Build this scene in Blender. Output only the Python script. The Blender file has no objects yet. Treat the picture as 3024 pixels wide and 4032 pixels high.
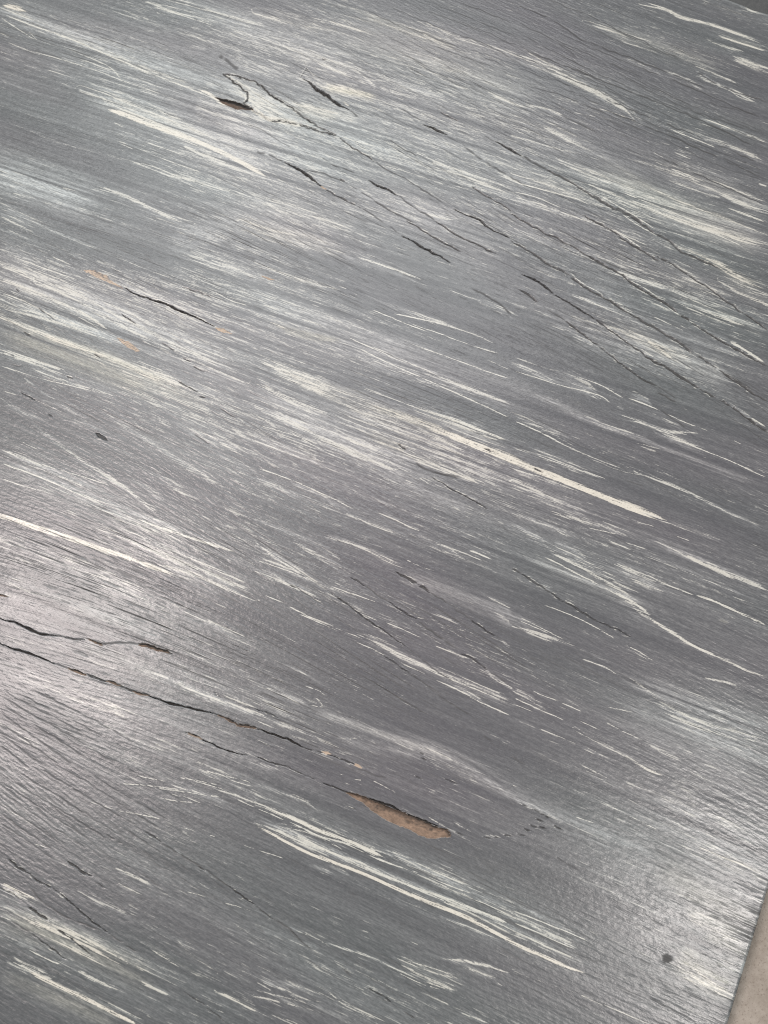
import bpy, math, random
import numpy as np

# ------------------------------------------------------------------ camera
SC = bpy.context.scene
TILT = math.radians(20.0)      # phone tipped 20 degrees away from straight down
DIST = 0.60                    # lens to board, metres
FPX = 2933.0                   # focal length in pixels of the 3024 x 4032 photograph
TOP = 0.014                    # height of the board's upper face
cam_d = bpy.data.cameras.new('camera')
cam_d.sensor_fit = 'VERTICAL'
cam_d.sensor_height = 24.0
cam_d.lens = 24.0 * FPX / 4032.0
cam_d.clip_start, cam_d.clip_end = 0.01, 100.0
cam_d.dof.use_dof = True
cam_d.dof.focus_distance = 0.60
cam_d.dof.aperture_fstop = 6.5
cam = bpy.data.objects.new('camera', cam_d)
SC.collection.objects.link(cam)
CAM = np.array([0.0, -DIST * math.sin(TILT), DIST * math.cos(TILT)])
cam.location = (CAM[0], CAM[1], CAM[2] + TOP)
cam.rotation_euler = (TILT, 0, 0)
SC.camera = cam

# ------------------------------------------------------------------ light: unseen lamps added to give the board its sheen patches
world = bpy.data.worlds.new('World')
SC.world = world
world.use_nodes = True
world.node_tree.nodes['Background'].inputs['Color'].default_value = (0.92, 0.97, 1.0, 1)
world.node_tree.nodes['Background'].inputs['Strength'].default_value = 0.28

def area(name, loc, aim, sx, sy, power, col):
    d = bpy.data.lights.new(name, 'AREA')
    d.shape = 'ELLIPSE'
    d.size, d.size_y, d.energy, d.color = sx, sy, power, col
    o = bpy.data.objects.new(name, d)
    SC.collection.objects.link(o)
    o.location = loc
    v = (aim[0] - loc[0], aim[1] - loc[1], aim[2] - loc[2])
    from mathutils import Vector
    o.rotation_euler = Vector(v).to_track_quat('-Z', 'Y').to_euler()
    return o
area('sheen_lamp', (-1.12, 0.30, 2.03), (-0.25, -0.1, 0), 0.90, 0.72, 27, (1.0, 0.88, 0.845))  # added lamp, placed where the board mirrors it as the left sheen
area('sheen_lamp', (1.10, -0.70, 2.03), (0.3, -0.3, 0), 0.50, 0.50, 18, (1.0, 0.93, 0.89))  # added lamp for the lower-right sheen
area('broad_sheen_lamp', (-0.25, 2.0, 2.3), (0, 0.3, 0), 2.6, 2.0, 38, (0.97, 0.99, 1.0))  # large added lamp for the broad sheen towards the far edge

SC.view_settings.view_transform = 'Standard'
SC.view_settings.look = 'None'
SC.view_settings.exposure = 0.0
SC.view_settings.gamma = 1.0
SC.cycles.use_denoising = False
SC.cycles.use_adaptive_sampling = False
SC.cycles.max_bounces = 4
SC.cycles.pixel_filter_type = 'BLACKMAN_HARRIS'
SC.cycles.filter_width = 1.0

# ------------------------------------------------------------------ traced marks on the board
# "tile" = column,row of a 3 x 4 split of the photograph, 1659 units to a tile side.
# K crack, and the gouge's shaded upper wall   k faint grain split   W solid paint streak   D dry-brushed bundle   G soft wash, with lower-right sheen painted in
# N rubbed clean of white         width, strength, cream amount, then the points
TRACE = """
# ---- broad tone, in photograph pixels
G s 90 .26 .6 -40,1300 300,1420 650,1560
G s 120 .2 .5 -40,3600 300,3720 650,3900
G s 90 .2 .5 -40,3830 250,3940 500,4060
D s 90 .5 .2 -60,3560 200,3660 480,3800
D s 60 .5 .2 2480,600 2750,700 3060,830
D s 70 .5 .3 2300,90 2600,190 2900,300
k s 6 .9 0 2050,190 2350,310 2700,450 3024,600
k s 6 .9 0 2150,300 2450,420 2750,540 3024,660
k s 6 .9 0 2350,420 2600,520 2850,630 3024,710
k s 6 .9 0 2500,260 2750,360 3000,470
k s 6 .9 0 2300,160 2560,260 2800,360
k s 6 .9 0 2600,620 2800,710 3020,810
N s 300 .75 0 60,2330 350,2480 700,2640
N s 220 .75 0 -50,2620 200,2760 420,2850
N s 260 .55 0 2500,3400 2800,3600 2960,3800
N s 200 .6 0 100,3100 500,3300
k s 7 .8 0 400,2535 470,2530 548,2534
W s 12 .8 .3 955,398 1010,445 1060,468 1110,474 1180,490
W s 8 .75 .2 985,405 1010,430 1040,452
W s 9 .7 .1 890,300 930,318 970,345 985,375
D s 60 .55 .1 930,330 1010,395 1130,465
G s 110 .34 0 -60,20 250,105 600,215 900,305 1010,350
G s 100 .42 0 330,360 600,450 850,560 1080,700
G s 150 .28 0 -80,660 200,735 400,810
G s 110 .20 0 660,970 850,900 980,870
G s 100 .18 0 950,770 1150,880 1300,980
G s 190 .30 0 -60,1030 250,1180 560,1360
G s 80 .36 .4 -40,1255 250,1370 550,1480 850,1620
G s 140 .24 0 850,480 1100,570 1350,720
G s 80 .2 .1 920,315 1010,390 1150,470 1260,510
G s 46 .34 .2 1230,410 1420,475
G s 46 .3 .2 1150,430 1300,480
G s 130 .22 0 800,50 1100,150 1400,250
G s 170 .30 .2 1250,90 1700,230 2150,420
G s 180 .20 0 1300,730 1700,900 2000,1050
G s 160 .26 0 900,1130 1300,1300 1650,1460
G s 90 .30 .2 2350,640 2650,800 3020,930
G s 100 .34 .3 2300,640 2550,760 2800,900 3060,980
G s 110 .30 0 1000,1580 1350,1740 1700,1900
G s 120 .26 0 1450,1330 1800,1470 2150,1590
G s 80 .24 0 1480,2890 1750,2965 1990,3110 2230,3235 2620,3390
G s 230 .17 0 2450,2720 2750,2880 3060,3050
G s 70 .30 0 1560,2250 1900,2380 2150,2500
G s 110 .26 0 2250,1080 2600,1260 2950,1420
G s 70 .24 0 300,2380 650,2520
G s 80 .22 0 0,1800 300,1900 600,2020
G s 90 .20 .2 100,3900 500,4000
G s 60 .40 .1 2050,2190 2350,2310 2560,2400
N s 120 .95 0 130,10 500,140 930,290
N s 120 .7 0 30,330 350,450
N s 120 .9 0 -40,470 300,610 520,720
N s 130 .8 0 80,850 420,950 700,1040
N s 60 .6 0 620,340 780,420
N s 160 .8 0 -60,1590 250,1690 700,1880
N s 130 .6 0 1250,1500 1500,1590 1750,1720
N s 160 .7 0 1750,1170 2050,1330 2350,1480
N s 150 .6 0 2250,560 2650,700
K s 7 .8 0 1905,3296 1932,3303
K s 7 .8 0 1940,3296 1962,3300
K s 7 .8 0 1985,3290 2012,3296
K s 7 .8 0 2040,3282 2068,3292
K s 7 .8 0 2062,3262 2090,3274
K s 7 .8 0 2085,3246 2118,3258
K s 7 .8 0 2120,3254 2146,3264
K s 7 .8 0 2050,3166 2080,3180
K s 7 .8 0 2095,3186 2130,3200
K s 7 .8 0 2130,3205 2165,3222
K s 7 .8 0 2110,3225 2140,3236
K s 7 .8 0 2180,3250 2215,3270
# ---- 0,0
W 0,0 34 .9 .5 0,30 90,52 190,82
W 0,0 7 .9 0 290,85 500,142 760,213 1000,290 1250,370 1450,450
D 0,0 60 .55 0 0,60 200,125 400,200 620,260 900,350
D 0,0 80 .45 0 300,100 600,200 950,310 1250,420 1450,490
W 0,0 7 .8 0 0,110 110,185 240,265
W 0,0 13 .85 0 0,85 200,160 420,235 600,310 750,375 960,465 1200,560 1400,640
D 0,0 50 .55 .1 360,200 600,300 900,440 1150,530 1350,600
W 0,0 16 .8 0 330,200 380,222 440,250
W 0,0 7 .8 0 300,85 480,190 700,280 900,350
D 0,0 40 .45 0 500,170 750,260 1000,340 1200,400
W 0,0 8 .8 0 0,210 60,245
W 0,0 7 .8 0 180,200 245,265
W 0,0 6 .8 0 440,315 620,390 720,440 790,520
W 0,0 6 .7 0 530,380 650,430 750,460
W 0,0 7 .75 0 30,270 200,330 400,385 620,455 790,520 950,575 1220,675
D 0,0 24 .5 0 400,380 620,450 800,520 1000,590 1270,650
D 0,0 22 .5 0 270,440 480,500 620,550 800,610 960,670
W 0,0 6 .7 0 300,450 440,495
D 0,0 14 .62 0 0,520 150,580 280,630 415,675
W 0,0 7 .6 0 0,335 50,350
D 0,0 130 .5 .15 520,590 720,660 950,750 1200,850 1450,960
W 0,0 38 .95 .35 680,700 800,740 950,800 1150,870 1350,950 1500,1020 1659,1105 1760,1160
W 0,0 16 .9 .2 800,740 1000,810 1200,880 1400,970 1600,1060
D 0,0 26 .6 0 1200,950 1400,1040 1600,1120 1659,1140
D 0,0 60 .45 0 930,680 1150,770 1330,850
W 0,0 10 .7 0 1000,700 1100,750 1230,790
D 0,0 14 .55 0 45,790 180,845 400,930 640,990 900,1065 1200,1180 1480,1250
W 0,0 6 .8 0 45,790 170,840
W 0,0 6 .8 0 185,848 235,865
W 0,0 6 .7 0 880,1050 1020,1090 1180,1160
D 0,0 16 .5 0 0,1010 150,1060 300,1120 520,1170
G 0,0 150 .2 0 -100,1080 150,1180 400,1290 650,1360
D 0,0 40 .5 0 0,1100 250,1190 500,1250 560,1275
D 0,0 90 .42 0 0,1130 250,1220 500,1330
D 0,0 34 .58 0 580,1205 800,1270 1060,1390 1250,1450
D 0,0 26 .5 0 750,1330 1000,1400 1250,1480 1500,1580
W 0,0 8 .7 0 730,790 810,832
D 0,0 30 .5 0 730,840 860,890 960,940
W 0,0 6 .7 0 770,930 870,970
W 0,0 7 .75 0 940,920 1060,960 1200,1010
W 0,0 7 .7 0 1030,1020 1180,1075 1330,1125
W 0,0 9 .7 0 1080,1120 1250,1170 1480,1245
D 0,0 40 .5 0 1050,1120 1300,1190 1600,1310 1700,1350
D 0,0 18 .6 0 0,1340 200,1430 400,1520 600,1600 740,1659
D 0,0 110 .36 0 -50,1330 150,1430 350,1520
D 0,0 50 .55 0 0,1480 150,1545 270,1610
D 0,0 60 .5 0 0,1570 100,1620 200,1690
W 0,0 6 .7 0 600,60 705,100
W 0,0 7 .7 0 800,85 905,130
W 0,0 7 .75 0 980,35 1150,90 1330,145 1400,175
D 0,0 40 .45 0 950,20 1150,90 1400,140
D 0,0 110 .42 0 1000,-20 1250,40 1500,110 1800,190
D 0,0 60 .5 0 1480,180 1600,235 1720,270
W 0,0 8 .7 0 1500,190 1659,260
D 0,0 30 .45 0 700,100 900,180 1080,200
D 0,0 20 .4 0 1200,290 1350,320
k 0,0 24 .8 0 1420,350 1470,390 1545,445
K 0,0 13 .95 0 1450,480 1500,510 1560,545 1600,590 1610,625 1600,650 1560,665
K 0,0 14 .95 0 1450,480 1530,488 1600,515 1660,535
W 0,0 24 .9 .3 1280,575 1360,610 1410,650 1490,700
W 0,0 26 .7 .1 1560,660 1620,650 1700,720
# ---- 1,0
K 1,0 15 1 0 0,535 60,590 130,640 230,710 350,790 430,850 510,872
K 1,0 13 .95 0 90,772 200,780 330,815 420,840 500,872
W 1,0 40 .9 .2 -20,730 80,765 200,785 330,820
G 1,0 110 .35 0 -40,600 100,680 230,760
D 1,0 40 .5 0 0,560 120,650 250,740
K 1,0 24 1 0 290,503 340,530 400,580 440,605 500,650 560,690 610,712
K 1,0 12 .7 0 610,712 660,755
W 1,0 12 .6 .6 560,655 610,690
K 1,0 16 1 0 1080,803 1140,825 1190,850 1240,875
k 1,0 10 .7 0 940,700 1010,745 1080,790
k 1,0 13 .7 0 1240,875 1350,950 1480,1040 1659,1150 1760,1210
K 1,0 15 1 0 1550,915 1610,945 1659,975 1725,1015
k 1,0 8 .6 0 1480,880 1550,915
k 1,0 12 .7 0 0,985 90,1005 180,1045
K 1,0 19 1 0 180,1045 230,1075 280,1100 380,1170 440,1220
K 1,0 10 .8 0 440,1220 530,1270 680,1345
k 1,0 9 .7 0 680,1345 800,1420 930,1510
K 1,0 15 1 0 725,1165 800,1205 860,1230 915,1260
k 1,0 8 .8 0 480,1060 600,1100 725,1165
K 1,0 14 .8 0 545,1160 572,1172
k 1,0 8 .8 0 300,1095 450,1130 545,1165 640,1215 800,1320 900,1380 1050,1450
k 1,0 9 .8 0 915,1260 1000,1320 1100,1385 1165,1430
K 1,0 11 1 0 1285,1350 1380,1400 1450,1425 1530,1490 1640,1540
K 1,0 15 1 0 945,1520 1050,1580 1130,1630 1210,1665 1260,1700
K 1,0 9 .9 0 1165,1430 1280,1510 1420,1580 1560,1640
K 1,0 8 .9 0 980,1430 1090,1500 1200,1560 1320,1625
K 1,0 7 .9 0 540,890 620,950 700,995 760,1040
k 1,0 7 .8 0 760,1040 850,1100 940,1140 1050,1210 1230,1320
k 1,0 7 .7 0 860,900 950,960 1050,1010
K 1,0 8 .8 0 1400,1210 1500,1270 1659,1370
K 1,0 7 .8 0 1170,710 1240,750 1310,785
k 1,0 6 .8 0 -60,800 20,830 130,900 240,960
K 1,0 8 .7 0 425,380 455,385
k 1,0 7 .7 0 470,400 520,430
D 1,0 26 .5 .1 400,410 520,460 620,500
D 1,0 70 .4 .1 330,360 600,450 750,560
G 1,0 60 .28 .8 420,560 600,590 800,630
D 1,0 60 .42 .6 430,550 620,590 780,640
D 1,0 70 .42 .4 220,680 400,720 560,760
D 1,0 70 .42 0 520,880 800,980 1100,1100 1300,1150
W 1,0 7 .7 0 540,880 700,930 850,960
W 1,0 8 .7 0 1000,970 1200,1060 1400,1130 1659,1220
D 1,0 60 .55 .1 1150,1060 1350,1130 1659,1240
W 1,0 14 .6 0 1200,1080 1245,1085
D 1,0 40 .45 0 780,1060 1000,1120 1250,1200 1400,1240
D 1,0 50 .45 0 1550,1110 1659,1160 1760,1200
D 1,0 90 .4 .2 0,60 250,130 500,180 700,240
D 1,0 80 .42 .4 520,60 800,140 1100,240 1300,300
D 1,0 60 .4 .1 0,250 200,330 400,400
D 1,0 120 .4 .1 1050,150 1300,280 1500,340 1700,420
D 1,0 40 .42 0 800,480 1050,580 1250,640
W 1,0 6 .6 0 850,590 1030,640
D 1,0 24 .4 0 1500,600 1659,670 1750,700
D 1,0 26 .45 0 1510,680 1600,720
D 1,0 110 .36 .1 0,1300 250,1360 500,1440 700,1500
D 1,0 120 .42 .2 -100,1440 100,1510 350,1560 600,1640
D 1,0 50 .42 0 1000,1340 1200,1400 1300,1420
k 1,0 6 .8 0 700,60 900,150 1100,220 1300,300 1500,380 1659,450
k 1,0 6 .8 0 820,20 1050,120 1250,200 1450,270 1659,370
k 1,0 6 .8 0 1000,30 1200,100 1400,180 1659,290
k 1,0 6 .8 0 1150,20 1350,100 1550,180 1700,240
k 1,0 6 .8 0 1300,130 1500,210 1700,300
k 1,0 8 .8 0 1330,20 1480,75 1659,145
k 1,0 6 .8 0 1100,280 1300,350 1500,420 1700,500
# ---- 2,0
k 2,0 9 .9 0 0,20 200,100 330,170 420,240 500,280
k 2,0 7 .9 0 250,0 400,60 520,110 700,200 900,290 1130,400
k 2,0 9 .7 0 600,160 760,240 900,300 1100,390
K 2,0 9 .6 0 1180,460 1300,530 1400,580 1500,620 1659,665
k 2,0 6 .9 0 0,130 150,200 300,280 440,390
k 2,0 6 .9 0 0,190 150,270 300,350 480,440 640,520
k 2,0 6 .9 0 140,190 330,280 500,350 700,440 860,510
k 2,0 6 .9 0 320,220 500,300 700,390 850,450
k 2,0 6 .9 0 0,270 200,380 380,460 560,540 760,640
k 2,0 6 .9 0 0,340 180,420 350,500 560,590 750,690 900,760
k 2,0 6 .9 0 380,470 560,560 780,650 980,740 1180,830
k 2,0 6 .9 0 480,440 700,540 900,630 1100,720 1300,810
k 2,0 6 .9 0 780,540 960,620 1100,690 1300,780 1500,870 1659,940
k 2,0 6 .9 0 900,560 1100,660 1300,740 1500,820 1659,880
k 2,0 6 .9 0 980,640 1200,730 1400,800 1560,850
k 2,0 6 .9 0 1200,650 1350,690 1490,730
k 2,0 6 .9 0 720,710 900,800 1080,890 1250,980 1400,1040 1659,1150
k 2,0 6 .9 0 940,810 1100,890 1300,970 1500,1050 1659,1120
k 2,0 6 .9 0 960,890 1130,970 1300,1060 1659,1180
k 2,0 6 .9 0 0,420 200,500 400,600 600,690
k 2,0 6 .9 0 100,560 300,610 500,690 700,780 900,870
D 2,0 26 .62 .3 830,20 1000,60 1100,110 1300,160 1500,230 1659,290
W 2,0 8 .75 .3 870,15 1000,55 1110,110 1250,150
D 2,0 30 .6 .3 1280,200 1400,240 1659,320
W 2,0 12 .85 .4 1330,230 1470,275 1659,335
D 2,0 50 .55 .3 1430,370 1540,420 1659,460
D 2,0 30 .5 .1 1240,250 1400,310 1500,340
D 2,0 30 .55 .1 1190,430 1330,490 1450,540
D 2,0 22 .5 0 700,370 900,460 1010,520
W 2,0 16 .5 0 960,450 1100,500 1230,560
D 2,0 22 .5 0 900,440 1100,510 1250,600 1380,610
D 2,0 24 .5 0 1200,500 1400,580 1600,670
W 2,0 8 .7 0 1240,520 1380,570 1480,640 1600,670
D 2,0 70 .52 .15 -50,350 250,460 500,570 700,680 820,800
W 2,0 9 .7 .2 550,700 680,740 820,800
D 2,0 40 .5 .1 100,350 230,420 340,480
D 2,0 30 .5 0 120,680 240,710 350,755
W 2,0 5 .6 0 380,730 450,738 560,765
D 2,0 40 .55 .1 1000,800 1200,880 1450,960 1659,1060
W 2,0 8 .8 .1 1000,830 1200,910 1340,970
D 2,0 26 .6 .1 1200,760 1400,830 1659,930
W 2,0 9 .8 .2 1240,770 1450,850 1659,930
D 2,0 70 .52 0 220,820 440,930 650,1020
D 2,0 50 .45 0 0,880 200,940 400,990 620,1050
W 2,0 9 .8 .1 1010,1080 1100,1130 1240,1190
W 2,0 6 .7 0 910,985 995,1032
W 2,0 6 .75 0 1045,985 1170,1037
W 2,0 6 .6 0 870,915 895,925
W 2,0 8 .7 0 1120,955 1150,962
D 2,0 40 .6 .2 0,1120 200,1180 480,1300 600,1370
W 2,0 9 .8 .1 0,1175 200,1230 420,1290 520,1340
W 2,0 8 .8 0 0,1240 150,1275 330,1350
W 2,0 9 .8 0 0,1275 150,1310 300,1365 480,1430 560,1450 700,1510 900,1600
D 2,0 90 .56 .15 500,1200 800,1320 1100,1440 1400,1530 1659,1600
W 2,0 10 .8 .1 700,1240 900,1320 1150,1420 1400,1500
W 2,0 8 .8 .1 850,1330 1050,1420 1300,1510 1500,1600
D 2,0 46 .66 .35 560,1010 740,1120 900,1220 1150,1330 1400,1420 1659,1520
D 2,0 60 .5 .1 940,1440 1200,1540 1500,1659
W 2,0 14 .85 .1 1380,1340 1500,1385 1659,1445
D 2,0 60 .5 0 1350,1250 1500,1320 1659,1370
W 2,0 12 .8 .1 1590,1190 1659,1212
D 2,0 40 .5 0 1080,1060 1300,1130 1500,1200
D 2,0 80 .4 0 900,1120 1150,1220 1400,1290
D 2,0 110 .45 .1 300,1020 500,1100 700,1190
k 2,0 15 .9 0 70,1015 150,1055 230,1100
K 2,0 12 .8 0 230,1100 380,1180 520,1270 680,1360
K 2,0 20 .8 0 520,1265 620,1325 720,1375 860,1460 920,1510
K 2,0 14 .8 0 920,1510 1000,1550 1060,1600 1110,1640 1190,1670 1330,1730
W 2,0 7 .8 .1 560,1260 680,1330 800,1400 950,1500
W 2,0 6 .8 .1 700,1380 820,1460 960,1540
D 2,0 30 .5 .2 1000,1560 1200,1640 1400,1700
K 2,0 13 .9 0 470,1390 560,1450 640,1490 770,1580 900,1659 950,1690
W 2,0 8 .8 .1 640,1470 740,1540 860,1620
K 2,0 10 .9 0 0,1385 90,1440 200,1500 360,1580 500,1659 560,1690
K 2,0 10 .9 0 0,1560 80,1610 150,1650 220,1690
D 2,0 60 .4 0 0,1450 150,1530 260,1580
# ---- 0,1
D 0,1 60 .62 .1 0,30 150,90 300,155 600,290
W 0,1 9 .8 0 0,60 250,170 430,255 620,350
W 0,1 8 .8 0 70,0 220,55 400,120 520,165
W 0,1 8 .8 0 330,0 420,40 480,70
D 0,1 60 .58 .1 0,140 300,270 560,390 720,500
W 0,1 8 .8 0 0,145 200,220 420,330
D 0,1 60 .58 0 0,250 300,360 600,480 800,560
W 0,1 8 .8 .1 0,235 150,290 350,390 500,450
D 0,1 50 .56 0 0,320 350,410 700,520
D 0,1 46 .62 .35 0,395 200,475 420,555 600,620
G 0,1 70 .3 .6 150,480 400,560 700,660 1000,790 1200,860
D 0,1 70 .5 .4 500,570 750,670 1000,780 1200,850
D 0,1 110 .46 0 250,150 500,250 800,400 1100,540
D 0,1 160 .42 0 550,300 850,450 1200,620 1600,800
D 0,1 130 .42 0 800,150 1100,320 1400,480
D 0,1 150 .4 0 1000,500 1300,640 1600,760
D 0,1 100 .42 0 900,700 1200,820 1500,950
D 0,1 110 .42 0 1250,10 1500,90 1700,170
W 0,1 8 .7 0 740,0 870,55 1000,105 1200,185
W 0,1 6 .7 0 1380,230 1500,290 1620,325
W 0,1 6 .7 0 800,290 950,350 1080,400
K 0,1 15 1 0 800,205 880,250 960,275 1070,310 1200,370 1270,400 1400,465
K 0,1 9 .9 0 100,210 130,235
k 0,1 9 .9 0 240,330 340,405 400,450
K 0,1 8 .8 0 780,370 830,405 885,442
K 0,1 12 .8 0 150,490 195,520
K 0,1 9 .9 0 600,630 650,660
k 0,1 10 .9 0 1030,555 1130,610
K 0,1 9 .8 0 1190,665 1235,680
k 0,1 10 .9 0 1250,715 1330,750
K 0,1 9 .8 0 1130,795 1200,840 1280,877
K 0,1 9 .8 0 1295,910 1330,918
k 0,1 9 .8 0 1430,990 1480,1020 1525,1047
K 0,1 9 .6 0 1180,205 1290,235 1370,270
W 0,1 8 .75 0 0,710 250,790 500,850 720,900
D 0,1 50 .5 0 0,620 220,690 450,770
W 0,1 7 .75 0 0,620 100,645 220,680
W 0,1 6 .75 0 0,870 240,940 430,1027
D 0,1 60 .46 0 200,730 400,800 600,850 800,920
D 0,1 36 .52 0 0,910 150,1010 300,1060
W 0,1 6 .7 0 100,1000 280,1050
D 0,1 40 .45 0 250,950 450,1060 700,1130
W 0,1 7 .65 0 470,1050 580,1085
W 0,1 7 .7 0 560,1170 700,1200 800,1220
K 0,1 22 .8 0 618,1147 655,1170 692,1195
K 0,1 8 .7 0 130,880 180,910 230,940
K 0,1 10 .7 0 300,1020 345,1045
K 0,1 12 .7 0 430,780 470,795
k 0,1 8 .7 0 60,700 140,720 
D 0,1 34 .52 0 0,930 210,1080 420,1250 600,1370 800,1500 1000,1659
D 0,1 26 .48 0 160,790 330,920 600,1100 760,1200
D 0,1 56 .52 0 480,1170 700,1230 900,1340 1150,1500 1400,1640
D 0,1 44 .52 0 640,990 800,1090 950,1190 1200,1350 1420,1500 1600,1640
D 0,1 50 .48 0 1120,1050 1350,1220 1659,1420
D 0,1 50 .46 0 780,1380 950,1500 1100,1620
D 0,1 30 .46 0 920,900 1060,960 1200,1010
D 0,1 60 .4 0 1050,1020 1300,1120 1600,1290
W 0,1 7 .75 0 0,1250 200,1330 500,1420 750,1500
D 0,1 60 .46 0 0,1260 250,1350 500,1450 700,1530
W 0,1 11 .8 0 0,1340 250,1430 500,1540 700,1625
W 0,1 5 .7 0 0,1440 150,1490 300,1530
D 0,1 50 .46 0 250,1430 500,1550 750,1640
W 0,1 6 .7 0 130,1200 260,1260
k 0,1 9 .7 0 1260,1160 1360,1220
N 0,1 70 .5 0 0,480 300,600 600,720 850,830
N 0,1 60 .4 0 150,700 400,1000 500,1200
# ---- 1,1
D 1,1 34 .58 0 580,520 780,610 950,680 1100,740 1300,830 1659,960
W 1,1 8 .8 0 580,520 700,575 920,670
W 1,1 9 .8 0 650,590 850,690 1100,800 1340,910 1500,980 1659,1060
D 1,1 50 .5 0 900,680 1150,760 1400,860 1659,960
W 1,1 9 .8 0 740,345 880,400 1000,450 1120,492
W 1,1 10 .8 0 870,370 1000,395 1150,430 1300,470 1440,520 1570,580
W 1,1 8 .75 0 1000,440 1150,490 1260,530 1400,580 1600,640
D 1,1 30 .5 0 720,250 900,330 1100,400 1300,460
W 1,1 6 .75 0 970,560 1200,640 1500,750 1659,800
W 1,1 8 .7 0 1480,665 1659,745
W 1,1 9 .8 0 640,0 780,45 900,90 1100,160
D 1,1 40 .5 0 580,-10 800,60 1050,150
W 1,1 8 .75 0 1240,210 1350,255 1500,300 1659,375
D 1,1 20 .5 0 1190,300 1350,370 1430,410
W 1,1 7 .7 0 540,195 590,215
D 1,1 50 .5 .1 0,30 200,120 400,190 550,240
D 1,1 70 .45 0 0,300 250,380 500,450
D 1,1 60 .45 .5 100,440 300,510 550,560
D 1,1 60 .6 .25 0,650 250,770 500,860 800,930
W 1,1 20 .85 .1 620,830 800,895 930,945 1150,1020 1400,1110 1659,1210
D 1,1 60 .58 .15 900,950 1150,1040 1400,1140 1659,1230
W 1,1 9 .7 0 880,920 1100,1000 1300,1060 1450,1120
W 1,1 50 1 .55 820,1010 930,1035 1050,1075 1120,1100 1350,1195 1500,1255 1659,1320 1860,1400 2060,1480 2220,1545 2380,1610 2540,1670 2720,1735
D 1,1 60 .75 .6 700,960 850,1010 1000,1060 1200,1130
D 1,1 130 .52 .2 150,740 400,850 700,980 1000,1090
D 1,1 140 .48 .1 350,880 650,1020 1000,1140 1400,1300
D 1,1 80 .55 .3 350,830 450,890 550,950
D 1,1 70 .56 .4 720,1160 900,1230 1020,1290
D 1,1 60 .52 .2 980,1280 1200,1370 1450,1480
D 1,1 90 .5 0 1200,1300 1450,1400 1659,1490
D 1,1 110 .45 0 0,830 250,950 500,1060
D 1,1 110 .45 0 0,960 300,1090 600,1230 900,1350
W 1,1 7 .7 0 0,1090 250,1165 430,1230
W 1,1 7 .7 0 200,1130 450,1270 600,1330
D 1,1 60 .48 0 0,1180 250,1280 450,1360
D 1,1 60 .48 0 550,1160 800,1280 1000,1380
W 1,1 10 .8 0 0,1370 200,1440 450,1550 650,1650
D 1,1 30 .5 0 230,1460 450,1570 600,1659
D 1,1 40 .45 0 0,1440 200,1530 350,1620
W 1,1 7 .7 0 1050,1430 1130,1482
W 1,1 6 .7 0 960,1450 1020,1475
K 1,1 14 .9 0 920,1218 970,1250
k 1,1 16 .9 0 1000,1310 1080,1370 1150,1400 1320,1440
K 1,1 7 .9 0 1130,1430 1220,1480 1300,1530 1420,1590 1500,1640
k 1,1 9 .8 0 1400,210 1480,245 1580,310 1659,385
D 1,1 50 .5 0 1400,260 1550,330 1680,400
W 1,1 8 .65 0 1180,1350 1300,1400 1500,1480
G 1,1 80 .22 0 900,1480 1150,1560 1400,1659
N 1,1 60 .8 0 900,840 1150,920 1400,1010 1700,1130
N 1,1 70 .5 0 1250,560 1450,640 1659,720
K 1,1 14 .7 0 1480,1250 1530,1272
# ---- 2,1
K 2,1 12 .9 0 940,0 1050,60 1150,130 1280,210 1400,300 1530,390 1659,480
D 2,1 60 .55 .5 1200,0 1350,70 1450,130 1659,210
D 2,1 40 .5 .1 1000,50 1150,120 1300,210
K 2,1 15 .9 0 500,0 640,80 720,120 800,190 920,260 1000,310 1070,360
K 2,1 18 .9 0 890,240 960,285 1000,310
K 2,1 14 .9 0 1070,360 1200,450 1340,540 1500,630 1659,715
W 2,1 6 .8 0 700,130 830,190 960,270
W 2,1 7 .8 0 980,310 1100,390 1250,470
W 2,1 18 .85 .1 1390,540 1500,600 1659,705
D 2,1 40 .5 0 1180,430 1350,530 1500,600
K 2,1 13 .9 0 160,0 240,50 340,100 460,190 600,270 760,370
K 2,1 18 .8 0 760,370 900,450 1040,530 1170,620 1290,700
K 2,1 12 .9 0 1290,700 1400,780 1520,860 1659,945
W 2,1 6 .8 0 360,90 450,170 600,250
D 2,1 50 .56 0 560,230 700,310 820,370
D 2,1 26 .5 0 1280,690 1400,770 1500,840
K 2,1 15 1 0 65,112 150,155 230,205 270,245
K 2,1 10 1 0 270,245 370,300 450,350 540,410
K 2,1 12 .9 0 540,410 650,490 780,580 930,690
K 2,1 17 .9 0 900,670 1000,720 1090,780 1220,860
K 2,1 12 .9 0 1220,860 1400,960 1540,1060
K 2,1 20 .9 0 1520,1050 1600,1100 1670,1150
W 2,1 9 .8 0 560,420 700,520 800,600
W 2,1 6 .8 0 820,590 930,660
W 2,1 13 .85 0 1540,1040 1659,1118
D 2,1 26 .5 0 1400,950 1520,1030 1600,1110
K 2,1 13 .9 0 50,215 100,245 165,298
k 2,1 9 .9 0 210,330 300,385 350,420
K 2,1 10 .9 0 350,420 470,510 560,580 660,660 740,720 850,800 940,840
k 2,1 8 .8 0 940,840 1070,920
k 2,1 12 .9 0 940,885 1000,910 1070,945
k 2,1 10 .9 0 970,1000 1080,1080 1130,1110
k 2,1 9 .7 0 250,630 330,682
k 2,1 8 .6 0 740,1455 850,1490
D 2,1 26 .5 0 250,110 350,160 420,190
D 2,1 24 .52 0 400,250 560,310 700,370 860,450
W 2,1 7 .75 0 410,250 500,290 650,355
W 2,1 6 .75 0 900,380 1000,430 1135,492
D 2,1 36 .5 0 640,90 850,160 1080,240
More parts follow.
